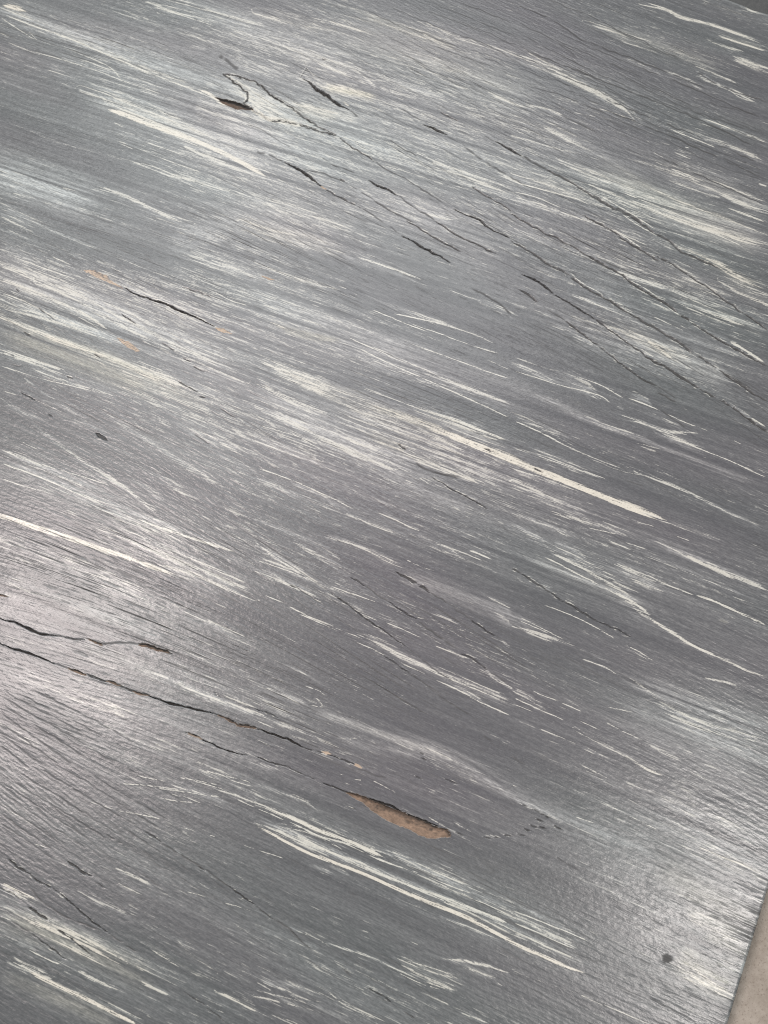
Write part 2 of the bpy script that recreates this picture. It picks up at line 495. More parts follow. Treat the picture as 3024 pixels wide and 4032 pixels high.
D 2,1 50 .5 .1 1050,120 1250,200 1400,270
D 2,1 90 .52 .2 1350,150 1500,230 1700,310
D 2,1 70 .5 .2 1250,330 1450,420 1659,520
D 2,1 90 .46 .1 1000,240 1250,350 1500,450
D 2,1 30 .5 0 830,270 960,330 1060,380
D 2,1 100 .52 .2 620,430 800,510 950,590 1150,680
W 2,1 22 .8 .35 860,540 940,590 1060,680
G 2,1 110 .34 .1 750,500 1000,620 1250,740 1450,830
D 2,1 16 .5 0 0,40 100,80 170,110
D 2,1 40 .42 0 150,100 300,160
D 2,1 26 .48 0 350,480 500,560 650,610
D 2,1 20 .48 0 250,440 350,480
D 2,1 20 .55 0 800,680 840,705
W 2,1 8 .8 0 0,650 200,720 350,760 560,830 740,930
W 2,1 8 .8 0 0,740 150,785 320,840 560,900 650,960
D 2,1 110 .52 0 250,730 420,820 560,910
D 2,1 40 .48 0 0,690 200,780 320,850
W 2,1 14 .85 0 740,915 850,955 985,1012
W 2,1 7 .8 0 985,1012 1130,1080 1300,1140
D 2,1 50 .62 0 780,895 850,930 900,970
D 2,1 22 .56 0 680,970 730,1000
D 2,1 26 .48 0 680,1030 850,1080 1000,1130 1200,1150
D 2,1 30 .5 0 850,1000 1000,1070 1150,1140
D 2,1 34 .55 .1 820,1220 950,1260
G 2,1 56 .5 0 -60,860 250,955 420,1030 640,1110 820,1170 960,1240 1100,1290 1300,1370 1500,1450 1720,1550
D 2,1 40 .5 0 150,900 420,1020 640,1110 850,1180
W 2,1 11 .8 0 0,1060 200,1150 350,1230 560,1320 720,1380
W 2,1 8 .8 0 500,1310 700,1390 850,1420
D 2,1 22 .62 0 800,1390 950,1450 1100,1510 1250,1580 1400,1659 1500,1700
D 2,1 40 .45 0 0,1030 250,1130 450,1250
W 2,1 8 .8 0 990,1150 1200,1240 1400,1320 1659,1440
D 2,1 60 .5 0 940,1130 1080,1200 1250,1270
W 2,1 7 .7 0 1430,1190 1490,1220
W 2,1 6 .7 0 1580,1160 1659,1210
D 2,1 50 .5 0 0,1230 250,1310 450,1390 600,1440
W 2,1 6 .7 0 150,1290 350,1360 580,1440
D 2,1 70 .56 0 0,1470 200,1560 400,1640 500,1690
D 2,1 30 .45 0 0,1390 200,1450 450,1550
K 2,1 12 .7 0 140,1370 195,1405
N 2,1 70 .9 0 0,1150 300,1250 600,1380 900,1480
N 2,1 80 .8 0 1150,990 1400,1100 1700,1260
N 2,1 70 .6 0 300,600 500,700 800,830
# ---- 0,2
W 0,2 42 1 .3 -300,-70 -30,15 100,53 200,88 400,150 600,220 800,285 1000,360 1180,424
D 0,2 24 .6 .1 1000,370 1150,415 1280,455
W 0,2 20 .95 .05 880,42 950,72 1150,140 1350,205 1545,268
D 0,2 60 .55 0 620,-40 800,10 1000,70 1200,140
D 0,2 40 .5 0 900,30 1150,120 1400,210 1600,280
K 0,2 16 1 0 -10,688 110,720 200,760 270,790 400,805
K 0,2 9 .8 0 400,805 470,820 560,828
K 0,2 8 .8 0 1090,912 1120,922
N 0,2 30 .8 0 1090,915 1200,980 1340,1040 1450,1080
N 0,2 30 .8 0 700,820 850,850 950,890
K 0,2 15 1 0 -10,842 100,890 200,920 300,960 365,985
K 0,2 13 .9 0 560,1055 640,1085 720,1100 830,1150 960,1190
K 0,2 16 1 0 960,1190 1100,1240 1200,1260 1280,1280 1400,1310
K 0,2 10 1 0 1400,1310 1500,1350 1540,1380 1659,1405
K 0,2 9 1 0 1190,1420 1300,1465 1450,1540 1610,1580
k 0,2 8 .7 0 365,985 440,1010
N 0,2 26 .8 0 470,1115 600,1170 800,1250 970,1315
N 0,2 30 .8 0 940,1340 1080,1390 1200,1440
N 0,2 30 .8 0 450,400 560,435 660,475
N 0,2 60 .8 0 490,220 600,300 660,350
N 0,2 30 .8 0 400,1000 600,1050 800,1110
N 0,2 60 .6 0 0,480 150,530 300,600
N 0,2 60 .7 0 300,800 500,790 700,800
N 0,2 50 .7 0 1280,740 1400,810 1600,950
N 0,2 50 .6 0 200,570 400,640
k 0,2 10 .7 0 0,935 60,960
k 0,2 6 .9 0 0,1150 150,1230 350,1330 550,1440
k 0,2 6 .9 0 0,1190 200,1310 400,1420 600,1540 760,1640
k 0,2 6 .9 0 0,1240 200,1370 400,1490 560,1600
k 0,2 6 .9 0 0,1300 180,1430 350,1550 480,1650
k 0,2 6 .9 0 0,1370 150,1470 300,1580 400,1659
k 0,2 6 .9 0 0,1440 150,1550 280,1650
k 0,2 6 .9 0 0,1510 100,1590 180,1659
k 0,2 6 .9 0 100,1170 350,1290 600,1420 850,1560
k 0,2 6 .9 0 200,1150 450,1270 700,1400 950,1540
W 0,2 6 .6 0 0,1200 130,1260 260,1310
W 0,2 6 .6 0 620,1240 800,1295
D 0,2 40 .5 0 1450,1190 1659,1270
D 0,2 50 .48 0 1200,1150 1450,1240 1700,1330
D 0,2 40 .48 0 1250,1340 1450,1400 1600,1470
D 0,2 60 .44 0 0,430 250,520 450,590
W 0,2 5 .6 0 0,500 150,580 300,640
W 0,2 6 .6 0 140,690 250,740 400,780
D 0,2 40 .46 0 1200,650 1400,740 1659,860
D 0,2 110 .42 0 850,150 1100,280 1400,420 1659,540
D 0,2 120 .4 0 1000,330 1250,470 1500,600
D 0,2 30 .5 .1 1000,330 1150,380 1300,440
D 0,2 120 .42 .1 300,560 600,680 900,770
D 0,2 120 .42 .1 500,900 800,980 1100,1080
D 0,2 110 .4 0 0,760 200,830 450,900
D 0,2 120 .4 0 0,1020 300,1110 600,1230 900,1330
K 0,2 10 .6 0 295,1185 310,1192
k 0,2 10 .6 0 560,930 570,938
K 0,2 8 .5 0 1395,1165 1402,1200
# ---- 1,2
W 1,2 9 .85 0 0,515 120,565 200,600
W 1,2 14 .9 0 200,605 350,680 500,742 650,808 715,838
W 1,2 8 .8 0 270,655 420,720 555,780
W 1,2 8 .85 0 640,835 700,865 770,895 850,940
D 1,2 60 .6 0 650,790 800,850 950,930 1150,1020
W 1,2 7 .8 0 850,880 1000,950 1110,1000
W 1,2 7 .8 0 930,975 1120,1060
D 1,2 70 .58 0 900,900 1150,1020 1400,1130 1659,1240
W 1,2 9 .8 0 1060,1000 1200,1060 1400,1140 1659,1250
W 1,2 10 .85 0 1160,1085 1300,1150 1450,1230 1659,1325
D 1,2 30 .55 0 1250,1110 1420,1200 1480,1250
D 1,2 50 .5 0 0,300 250,390 480,490 700,560
W 1,2 6 .8 0 0,310 180,370 400,450
W 1,2 6 .8 0 480,480 600,520 740,570 800,590
D 1,2 70 .46 0 0,390 250,490 450,590
D 1,2 34 .5 0 0,190 150,300 330,420 500,530
D 1,2 40 .5 0 0,220 200,330 330,420
D 1,2 40 .48 0 250,190 420,290 600,400
D 1,2 50 .48 0 0,60 200,130 400,220 560,340
D 1,2 50 .52 0 450,150 700,230 850,310 950,350
W 1,2 6 .7 0 950,300 1050,345 1170,390
W 1,2 6 .7 0 640,30 750,85 920,150
W 1,2 9 .8 0 770,0 900,50 1000,100 1090,135
D 1,2 26 .56 0 1050,150 1150,200 1250,240 1350,325
W 1,2 7 .7 0 1150,200 1300,250 1480,320
W 1,2 15 .9 0 1360,240 1450,275 1545,318
D 1,2 40 .48 0 1300,200 1450,250 1659,330
K 1,2 18 .8 0 905,385 960,420 1050,470
K 1,2 22 .8 0 1055,480 1100,500 1125,518
k 1,2 12 .8 0 1125,518 1210,570 1290,630
K 1,2 11 .8 0 1380,690 1460,745 1555,810
k 1,2 8 .8 0 1290,630 1380,690
D 1,2 18 .55 0 1590,830 1640,870
K 1,2 10 .8 0 610,420 660,450 705,478
k 1,2 9 .8 0 705,478 790,540 860,580
K 1,2 10 .8 0 860,580 960,650 1040,690
k 1,2 14 .9 0 1040,700 1130,770 1220,835
k 1,2 14 .8 0 1220,835 1320,900
K 1,2 10 .7 0 1320,915 1400,950 1500,1030
k 1,2 9 .8 0 1500,1030 1600,1090 1659,1130
D 1,2 30 .5 0 1450,1000 1560,1080 1659,1140
W 1,2 6 .7 0 1040,680 1095,695
K 1,2 8 .9 0 490,530 620,620 750,720 860,790 980,880
k 1,2 8 .8 0 980,880 1070,950 1200,1050 1300,1110
D 1,2 20 .5 0 700,690 850,790 960,850
W 1,2 6 .7 0 640,640 800,710 
K 1,2 11 .7 0 220,475 260,490
k 1,2 7 .8 0 260,490 430,600
K 1,2 7 .7 0 820,930 910,985 1000,1050
k 1,2 7 .8 0 1000,1050 1090,1110 1200,1200 1400,1330
K 1,2 9 .7 0 0,1280 70,1300 140,1330
K 1,2 15 1 0 -10,1398 70,1430 200,1470 300,1520 380,1550
K 1,2 9 .9 0 380,1550 480,1575 560,1605 640,1640
K 1,2 10 .9 0 0,1585 120,1630 220,1659
W 1,2 6 .75 0 310,1125 400,1155 460,1195
W 1,2 4 .75 0 370,1195 405,1220 432,1262 380,1258 310,1245
D 1,2 14 .5 0 120,960 280,1030 400,1100 500,1142
D 1,2 36 .56 0 0,1110 130,1150 300,1240
G 1,2 40 .4 0 -60,1120 150,1190 350,1260
W 1,2 30 .45 0 130,1345 220,1390 330,1430
D 1,2 40 .56 0 120,1350 250,1390 390,1450
N 1,2 26 .9 0 130,1320 250,1370 330,1400
W 1,2 6 .7 0 0,1350 130,1410
D 1,2 50 .46 0 0,1200 150,1280 300,1340
G 1,2 54 .36 .1 300,1260 500,1330 700,1400 1000,1500 1300,1610
G 1,2 80 .22 0 500,1440 750,1520 1100,1600
W 1,2 4 .6 0 605,1495 612,1470 660,1465
W 1,2 6 .6 0 545,1460 592,1475
D 1,2 26 .48 0 1050,1510 1200,1570 1300,1620
K 1,2 16 .7 0 1058,1556 1090,1575
K 1,2 12 .7 0 1070,1595 1110,1615
k 1,2 10 .8 0 1430,1420 1480,1455 1535,1492
k 1,2 7 .8 0 700,1060 850,1160 1000,1250 1100,1310
k 1,2 7 .7 0 760,1120 900,1210
k 1,2 9 .8 0 600,1325 660,1350
W 1,2 6 .75 0 1145,860 1250,900 1400,960
W 1,2 5 .7 0 830,710 950,760 1095,830
W 1,2 6 .7 0 0,1470 60,1500 100,1525
D 1,2 30 .46 0 0,1620 150,1680
D 1,2 40 .45 0 1500,560 1659,640
D 1,2 60 .5 0 1540,660 1659,740
W 1,2 5 .6 0 1300,755 1365,775
N 1,2 100 .9 0 600,900 850,1050 1200,1250 1500,1400
N 1,2 60 .7 0 300,560 450,690 600,820
# ---- 2,2
W 2,2 12 .85 0 200,288 300,335 400,390 500,440 600,490
W 2,2 18 .8 0 580,480 700,540 800,595 880,660 905,685
D 2,2 90 .6 0 250,250 420,330 620,440 850,560
W 2,2 6 .8 0 260,270 420,350 620,450
D 2,2 80 .62 0 620,330 800,400 930,460 1000,480
D 2,2 50 .62 .1 760,420 900,480 980,500
D 2,2 26 .58 0 860,600 930,650
W 2,2 10 .8 0 860,400 1000,470 1100,510 1200,550
W 2,2 16 .8 .1 1180,535 1300,575 1400,620 1659,740
W 2,2 22 .9 .1 890,690 1050,790 1200,880 1350,950
W 2,2 16 .9 .1 1300,925 1400,970 1500,1020 1590,1055
W 2,2 7 .7 0 1500,1020 1659,1070
D 2,2 24 .6 0 800,640 950,730 1100,820
D 2,2 60 .5 0 680,540 800,650 900,700
D 2,2 24 .55 0 860,280 1100,370 1300,450 1500,540
W 2,2 8 .8 0 620,183 720,225 825,272
W 2,2 5 .7 0 725,195 880,245
D 2,2 50 .6 0 900,170 1130,280 1300,350 1430,430
W 2,2 26 .75 .1 1110,275 1220,330 1340,380 1450,440
W 2,2 8 .7 0 900,180 1020,230 1150,300
D 2,2 50 .5 0 1300,360 1500,440 1659,510
W 2,2 12 .8 .1 830,0 920,30 1000,60
D 2,2 24 .58 .1 950,40 1100,95 1200,130 1380,200
W 2,2 7 .7 0 800,60 940,100 
W 2,2 7 .7 0 1060,155 1160,190
D 2,2 18 .66 .1 1380,0 1500,40 1659,118
D 2,2 50 .48 0 250,0 500,70 700,140
W 2,2 6 .75 0 480,100 700,150
D 2,2 40 .5 0 600,60 850,150 1100,240 1300,330
D 2,2 60 .44 0 0,20 200,80 400,180
D 2,2 24 .5 0 0,80 120,140 230,195
D 2,2 26 .5 0 280,190 400,250 480,300
D 2,2 14 .5 0 1550,290 1659,310
W 2,2 5 .8 0 200,598 350,655 500,725 680,830
W 2,2 6 .8 0 720,850 830,910 930,975
W 2,2 5 .7 0 780,900 900,970
K 2,2 12 .7 0 0,370 60,400
K 2,2 9 .7 0 60,400 200,490 330,580
K 2,2 13 .7 0 300,570 380,600 450,650 560,710
K 2,2 9 .7 0 560,710 700,770 770,810
D 2,2 40 .52 0 180,470 260,500
k 2,2 9 .7 0 1040,930 1140,1000
D 2,2 34 .52 0 0,740 200,800 400,860
W 2,2 6 .8 0 45,682 150,730 360,840
W 2,2 8 .8 0 0,690 100,725 250,790 
D 2,2 30 .5 0 60,760 200,820 300,860
D 2,2 16 .58 0 380,850 500,910 600,960
W 2,2 9 .8 0 440,945 530,980 610,1010 690,1060
D 2,2 60 .46 0 650,1030 900,1190 1100,1310 1300,1410
W 2,2 8 .8 0 120,1150 200,1190 320,1230
W 2,2 9 .8 0 310,1235 400,1270 465,1300
W 2,2 8 .8 0 0,1200 200,1290 360,1360
D 2,2 60 .52 0 -20,1150 100,1210 250,1300
W 2,2 7 .8 0 0,1240 150,1300
W 2,2 6 .7 0 600,1360 760,1440 900,1510
W 2,2 5 .7 0 420,1345 580,1420
W 2,2 6 .7 0 165,1400 300,1455 450,1520
D 2,2 24 .56 0 440,1510 550,1570 650,1620
D 2,2 24 .58 .1 400,1400 500,1460 700,1560 850,1650
W 2,2 18 .75 .1 720,1570 800,1620 880,1670 1000,1715
D 2,2 40 .48 0 850,1460 950,1530 1100,1600
W 2,2 5 .65 0 600,1260 800,1300
D 2,2 20 .5 .5 1340,700 1400,720
D 2,2 20 .46 0 1250,1080 1400,1110 1500,1150
G 2,2 110 .18 0 850,1080 1150,1220 1450,1330 1750,1450
G 2,2 140 .16 0 1150,1400 1400,1500 1750,1620
D 2,2 100 .38 0 1000,1300 1300,1420 1600,1500
k 2,2 12 .6 0 0,1590 80,1640
D 2,2 16 .5 0 0,1330 170,1400
N 2,2 110 .9 0 950,560 1200,680 1500,850
# ---- 0,3
K 0,3 16 .9 0 50,590 110,640 180,680
K 0,3 12 .9 0 180,680 240,730 330,780 430,850 520,930 600,1000 710,1078
k 0,3 9 .8 0 710,1078 800,1140 880,1190
K 0,3 8 .7 0 200,700 180,740 155,745
k 0,3 12 .8 0 180,760 240,830 300,890 430,970 540,1010 650,1055
K 0,3 20 .9 0 430,598 500,650 540,680 590,707
K 0,3 8 .8 0 620,740 670,772
K 0,3 12 .6 0 -10,780 60,800 140,860
K 0,3 22 .9 0 180,898 240,940 310,990
K 0,3 16 .9 0 370,1048 430,1090
K 0,3 12 .9 0 430,1090 500,1140 580,1210
K 0,3 9 .8 0 210,1080 320,1160 415,1235
k 0,3 9 .7 0 70,990 210,1080
W 0,3 22 .85 .4 0,740 100,790 170,825 245,855
D 0,3 50 .5 .1 0,760 120,820 260,880
W 0,3 14 .6 0 300,985 350,990
W 0,3 9 .7 .1 0,960 80,992
D 0,3 30 .45 .1 0,880 130,940
W 0,3 10 .75 .1 170,1170 300,1240 420,1285
D 0,3 30 .45 .1 120,1130 220,1170
D 0,3 70 .5 .1 60,1240 200,1310 350,1370
W 0,3 28 .9 .5 180,1320 280,1370 450,1450 600,1520 740,1590 920,1675
D 0,3 50 .5 .2 350,1400 550,1480 750,1600
D 0,3 30 .45 .1 420,1260 600,1370 800,1450
W 0,3 9 .7 .1 520,1340 650,1400 800,1450
D 0,3 26 .5 .1 700,1530 850,1610 950,1659
W 0,3 8 .8 .1 220,490 320,522
D 0,3 34 .46 .1 0,260 100,310 200,370
D 0,3 26 .55 .1 750,660 880,710 1000,770
W 0,3 7 .7 .1 800,680 900,720 1000,775
D 0,3 30 .5 .1 730,740 850,800 920,830
D 0,3 60 .42 0 500,780 700,880 900,960
W 0,3 6 .75 0 850,42 1000,72 1110,92
W 0,3 6 .75 0 1150,60 1280,82 1420,112
W 0,3 6 .75 0 780,100 1000,118 1200,145
W 0,3 6 .75 0 1000,130 1200,155 1450,195
W 0,3 6 .75 0 530,210 640,235 750,275
W 0,3 6 .75 0 740,272 900,300 1060,335
W 0,3 6 .75 0 1080,165 1200,190 1320,240
W 0,3 6 .75 0 1460,70 1600,110 1659,125
W 0,3 6 .75 0 1240,80 1400,125 1500,160
W 0,3 6 .75 0 1020,190 1150,215 1280,225
W 0,3 6 .75 0 1320,15 1500,60 1659,100
W 0,3 7 .75 0 1530,200 1659,260
D 0,3 60 .45 0 1000,90 1250,160 1500,210
D 0,3 40 .44 0 1400,120 1600,200 1700,230
W 0,3 6 .7 0 1165,380 1270,412
W 0,3 5 .7 0 1350,435 1400,445
W 0,3 6 .7 0 1560,495 1660,528
K 0,3 11 .8 0 920,395 1040,480
k 0,3 13 .9 0 1040,480 1200,580 1330,660
K 0,3 10 .8 0 1280,640 1330,662
k 0,3 10 .9 0 1330,660 1400,710 1500,780
K 0,3 11 .9 0 1480,765 1600,850 1665,900
k 0,3 9 .8 0 690,430 790,490
k 0,3 6 .9 0 0,90 200,220 400,350 600,480
k 0,3 6 .9 0 0,40 250,190 500,340 700,460
k 0,3 6 .9 0 100,20 350,170 600,330 800,450
k 0,3 6 .9 0 250,0 500,150 750,300 950,410
k 0,3 6 .9 0 400,0 620,130 850,280 1050,400
k 0,3 6 .9 0 0,150 200,290 400,420 550,520
k 0,3 6 .9 0 0,220 200,360 400,500
k 0,3 6 .9 0 0,290 150,400 350,540
k 0,3 6 .9 0 0,360 200,490 350,600
k 0,3 6 .9 0 560,20 760,150 950,260 1150,360
k 0,3 6 .7 0 800,390 1000,520 1200,640
k 0,3 6 .7 0 900,560 1150,700 1400,860
k 0,3 6 .7 0 600,520 850,650 1050,780
D 0,3 14 .45 0 1080,500 1250,610 1350,680
W 0,3 6 .65 .1 1200,800 1280,820 1360,845
W 0,3 6 .65 .1 1430,870 1550,900 1659,940
W 0,3 8 .65 .3 970,1170 1080,1240 1180,1300
D 0,3 24 .5 .3 900,1100 1100,1230 1280,1340 1400,1430
D 0,3 30 .55 .3 1400,1440 1520,1500 1659,1570
W 0,3 9 .7 .3 1440,1460 1560,1520
D 0,3 26 .48 .1 1480,1310 1659,1400
D 0,3 18 .5 0 970,1325 1030,1360
D 0,3 16 .5 0 1000,1320 1060,1330
D 0,3 50 .4 .1 1150,1130 1250,1230 1400,1330
D 0,3 14 .5 .2 1290,900 1350,940
K 0,3 12 .8 0 1190,1450 1280,1510 1330,1540
W 0,3 12 .55 0 1330,1530 1400,1570 1470,1590
K 0,3 9 .7 0 1340,1560 1400,1600 1450,1645
D 0,3 16 .5 .4 0,1370 60,1410
D 0,3 30 .4 .1 900,1380 1100,1470
N 0,3 130 .8 0 100,1450 300,1560 450,1659
N 0,3 110 .8 0 1000,880 1250,1000 1500,1150
N 0,3 60 .9 0 250,800 400,900 550,980
# ---- 1,3
D 1,3 34 .6 .1 0,235 120,275 300,350 420,410
W 1,3 7 .8 0 0,262 100,300 200,345
W 1,3 26 .97 .2 60,262 170,300 280,345 400,400 560,460 700,520 850,590
W 1,3 9 .8 0 200,340 400,435 600,500 760,580 950,650
W 1,3 8 .75 0 480,455 650,510 850,610 1080,690
D 1,3 50 .56 0 760,520 950,580 1150,680 1450,790
W 1,3 7 .75 0 1000,600 1200,690 1430,790
W 1,3 7 .75 0 1100,700 1300,780 1420,820
D 1,3 40 .5 0 900,620 1150,740 1400,850
D 1,3 60 .52 0 1150,720 1400,830 1659,930
W 1,3 8 .8 0 1400,850 1500,885 1659,960
W 1,3 28 1 .45 -40,350 100,425 200,482 350,557 500,612 700,687 900,778 1100,862 1300,940 1400,985 1500,1040 1600,1095 1740,1166 1860,1220 2010,1286 2100,1318 2220,1350
W 1,3 9 .85 0 120,395 300,480 450,535 600,590
W 1,3 11 .85 .1 250,430 450,530 600,585 750,640
W 1,3 13 .9 0 600,600 800,680 1000,770 1250,870
W 1,3 18 .85 0 760,670 950,745 1100,800 1300,870 1500,950 1659,1020
W 1,3 13 .85 .1 1200,860 1400,945 1600,1050 1659,1080
D 1,3 70 .58 0 0,340 200,420 450,540 700,630
D 1,3 80 .6 0 500,550 800,680 1100,800 1400,930 1659,1040
D 1,3 60 .5 0 150,380 400,450 600,560
W 1,3 7 .7 0 0,530 100,560 220,600
D 1,3 26 .56 .1 340,620 430,660 490,685
D 1,3 26 .56 .1 480,630 600,690
W 1,3 6 .7 .1 380,560 520,640
D 1,3 24 .5 0 1200,960 1350,1020 1600,1130
W 1,3 6 .7 0 1280,990 1450,1060 1600,1130
D 1,3 30 .55 0 0,110 180,160 330,220 410,280
W 1,3 6 .65 0 200,170 300,210 370,250
W 1,3 7 .65 0 565,242 655,272
W 1,3 7 .75 0 628,72 690,80
W 1,3 6 .75 0 745,75 830,120 930,172
W 1,3 4 .6 0 540,40 580,45
W 1,3 6 .6 0 570,95 610,108
D 1,3 18 .55 0 880,255 1000,300 1150,360
W 1,3 5 .7 0 1090,300 1170,350 1260,395
W 1,3 5 .65 0 1260,340 1350,390 1420,430
D 1,3 16 .5 0 1240,390 1350,450
K 1,3 10 .7 0 1300,415 1350,440
K 1,3 14 .6 0 1030,50 1080,75
K 1,3 12 .6 0 1220,68 1310,105
k 1,3 10 .7 0 640,0 760,40 850,70
K 1,3 8 .5 0 560,240 655,275
K 1,3 9 .9 0 200,-5 280,28 350,60 430,95
K 1,3 11 .9 0 430,95 500,120 590,160 640,165
K 1,3 18 1 0 690,185 760,208 860,243 960,285
K 1,3 16 1 0 960,285 1060,330 1180,378
D 1,3 24 .42 0 1480,430 1600,460
D 1,3 50 .46 0 0,1350 120,1400 250,1440
D 1,3 40 .5 .1 80,1390 250,1410 430,1470
W 1,3 9 .6 0 0,1385 110,1450
W 1,3 9 .6 .1 100,1395 300,1490 450,1520
D 1,3 60 .48 .1 0,1470 250,1530 450,1590 650,1680
D 1,3 60 .4 .1 0,1560 200,1620 350,1680
D 1,3 28 .5 .1 460,1430 600,1540 860,1650
W 1,3 9 .6 .1 560,1520 700,1580 860,1655
D 1,3 24 .46 .1 300,1130 440,1225
W 1,3 6 .6 0 250,1050 400,1110 500,1170
D 1,3 34 .4 0 0,1030 200,1100 400,1170
D 1,3 16 .5 0 460,1140 720,1215 900,1300 1100,1380
D 1,3 50 .55 .15 900,1250 1100,1350 1300,1440
D 1,3 46 .58 .2 920,1230 1160,1320 1370,1370
W 1,3 7 .75 .1 940,1240 1150,1300 1300,1350
W 1,3 7 .75 .1 870,1295 1030,1380 1200,1440
W 1,3 10 .7 .3 1080,1380 1170,1410 1250,1440
D 1,3 26 .5 0 1040,1190 1300,1260 1480,1340 1610,1420
D 1,3 24 .62 .1 1220,1230 1400,1260 1560,1300
W 1,3 12 .7 .1 1320,1235 1480,1280 1659,1335
D 1,3 40 .52 .1 1250,1260 1450,1330 1550,1360
D 1,3 18 .5 .3 1100,1460 1250,1540
W 1,3 8 .7 .1 1130,1470 1260,1540
D 1,3 26 .5 .1 1330,1590 1500,1650
W 1,3 6 .6 0 690,1053 735,1068
W 1,3 6 .5 0 870,1075 885,1082
W 1,3 7 .6 0 1000,1125 1055,1145
K 1,3 10 .7 0 720,1420 800,1465 880,1522
k 1,3 8 .7 0 580,1320 620,1355
K 1,3 9 .7 0 960,1580 1040,1632
k 1,3 8 .7 0 560,1300 600,1330
K 1,3 10 .8 0 0,900 60,945 120,985
k 1,3 12 .8 0 120,985 200,1030 280,1110 360,1180
D 1,3 20 .5 0 180,1020 300,1070
K 1,3 8 .5 0 230,1060 290,1130
N 1,3 130 1 0 0,620 400,780 800,950 1200,1120
N 1,3 90 1 0 600,310 850,400 1150,530
# ---- 2,3
W 2,3 14 .85 0 0,1065 120,1110 250,1170 420,1240
W 2,3 10 .85 0 0,1000 150,1060 300,1130 420,1180
W 2,3 10 .8 0 0,920 150,980 250,1020 400,1080 510,1130
D 2,3 60 .5 0 -200,870 200,1050 470,1170
D 2,3 50 .5 0 -200,960 250,1170 500,1290
D 2,3 30 .5 0 40,900 250,990 400,1080
W 2,3 6 .7 0 588,222 640,248 715,287
W 2,3 7 .75 0 735,298 850,355 970,415
W 2,3 9 .8 .4 1200,508 1300,550 1400,590 1540,640
D 2,3 30 .45 .2 1350,560 1500,620 1659,700
W 2,3 6 .7 0 400,312 545,362
D 2,3 14 .5 0 350,350 500,420 640,485
W 2,3 6 .7 0 440,-20 550,30 655,85
D 2,3 40 .42 0 0,200 150,260 350,360
W 2,3 8 .7 0 0,110 40,130
W 2,3 16 .7 .1 870,0 920,20 1000,48
D 2,3 20 .45 0 1020,230 1150,280 1300,340
D 2,3 10 .45 0 920,180 1080,265
D 2,3 20 .45 0 1050,470 1200,530
k 2,3 7 .7 0 250,550 340,610 440,665
W 2,3 5 .75 .1 0,1323 150,1370 300,1420 430,1465
W 2,3 6 .75 .1 430,1465 560,1520 700,1580 900,1665
D 2,3 24 .5 0 0,1310 80,1340
k 2,3 8 .6 0 880,1480 1100,1600 1200,1659
k 2,3 8 .6 0 1150,1160 1300,1240 1360,1300
G 2,3 200 .2 .3 900,600 1200,800 1500,1000 1650,1050
G 2,3 200 .3 .5 1050,1200 1250,1350 1450,1450
G 2,3 130 .3 .4 1250,1050 1400,1150 1520,1250
D 2,3 160 .45 .3 1100,900 1300,1000 1500,1080
D 2,3 160 .42 .3 1100,1250 1300,1400 1450,1480
D 2,3 60 .66 .2 1330,1080 1450,1120 1540,1170
D 2,3 60 .6 .2 1300,1230 1400,1280 1480,1310
D 2,3 30 .5 .3 1070,800 1180,850 1300,900
k 2,3 20 .3 0 985,965 1000,1005
N 2,3 160 1 0 0,1330 250,1450 450,1600
N 2,3 120 .9 0 0,560 250,700 500,900
N 2,3 26 .9 0 1200,290 1350,390 1500,500 1700,640
N 2,3 30 .8 0 700,1290 950,1430 1200,1570
"""
# bare wood: tone (0 pale scrape, 1 deep brown), depth mm, then upper edge | lower edge
BARE = """
0,0 1 2.2 1390,622 1450,640 1560,664 1640,706 | 1390,626 1440,665 1490,690 1530,706 1640,712
0,1 .0 .5 540,88 620,97 690,127 715,160 800,205 | 540,96 600,130 660,155 710,176 800,214
0,1 .0 .4 1400,462 1450,474 1505,503 | 1400,472 1450,500 1505,507
0,1 .0 .25 765,525 850,568 905,612 | 765,535 820,590 880,620 905,618
0,2 .9 1.2 562,818 610,832 662,855 | 562,826 610,850 662,866
0,2 .95 1.8 897,852 930,848 965,856 1030,882 1080,893 1100,915 | 897,864 960,882 1020,900 1090,918
0,2 .7 1.6 438,1008 500,1022 560,1050 | 438,1016 500,1042 560,1062
0,2 .9 1.4 690,1094 740,1100 780,1122 | 690,1102 740,1118 780,1128
0,2 .8 1.4 860,1158 910,1172 960,1186 | 860,1168 900,1186 960,1194
0,2 .95 1.6 1415,1312 1480,1335 1540,1372 1600,1378 1659,1395 | 1415,1322 1480,1352 1540,1386 1600,1398 1659,1412
0,2 .5 .8 1222,1430 1262,1446 1310,1464 | 1222,1440 1260,1462 1310,1472
0,2 .9 1.0 -8,528 20,538 50,545 | -8,540 20,550 50,549
1,1 .3 .6 40,128 80,140 120,152 | 40,134 80,152 120,156
1,2 .2 .5 425,1548 460,1552 492,1568 | 425,1556 460,1572 492,1574
1,2 .2 .6 640,1628 665,1636 690,1652 | 640,1640 665,1655 690,1660
1,0 .2 .3 418,1205 440,1210 455,1222 | 418,1214 440,1226 455,1226
1,3 .88 2.9 588,158 640,163 700,185 760,208 900,268 1000,308 1090,348 1170,383 1200,388 1240,400 1262,438 | 588,164 620,190 690,225 720,252 780,300 850,340 950,385 1050,430 1110,455 1150,460 1210,448 1262,450
"""
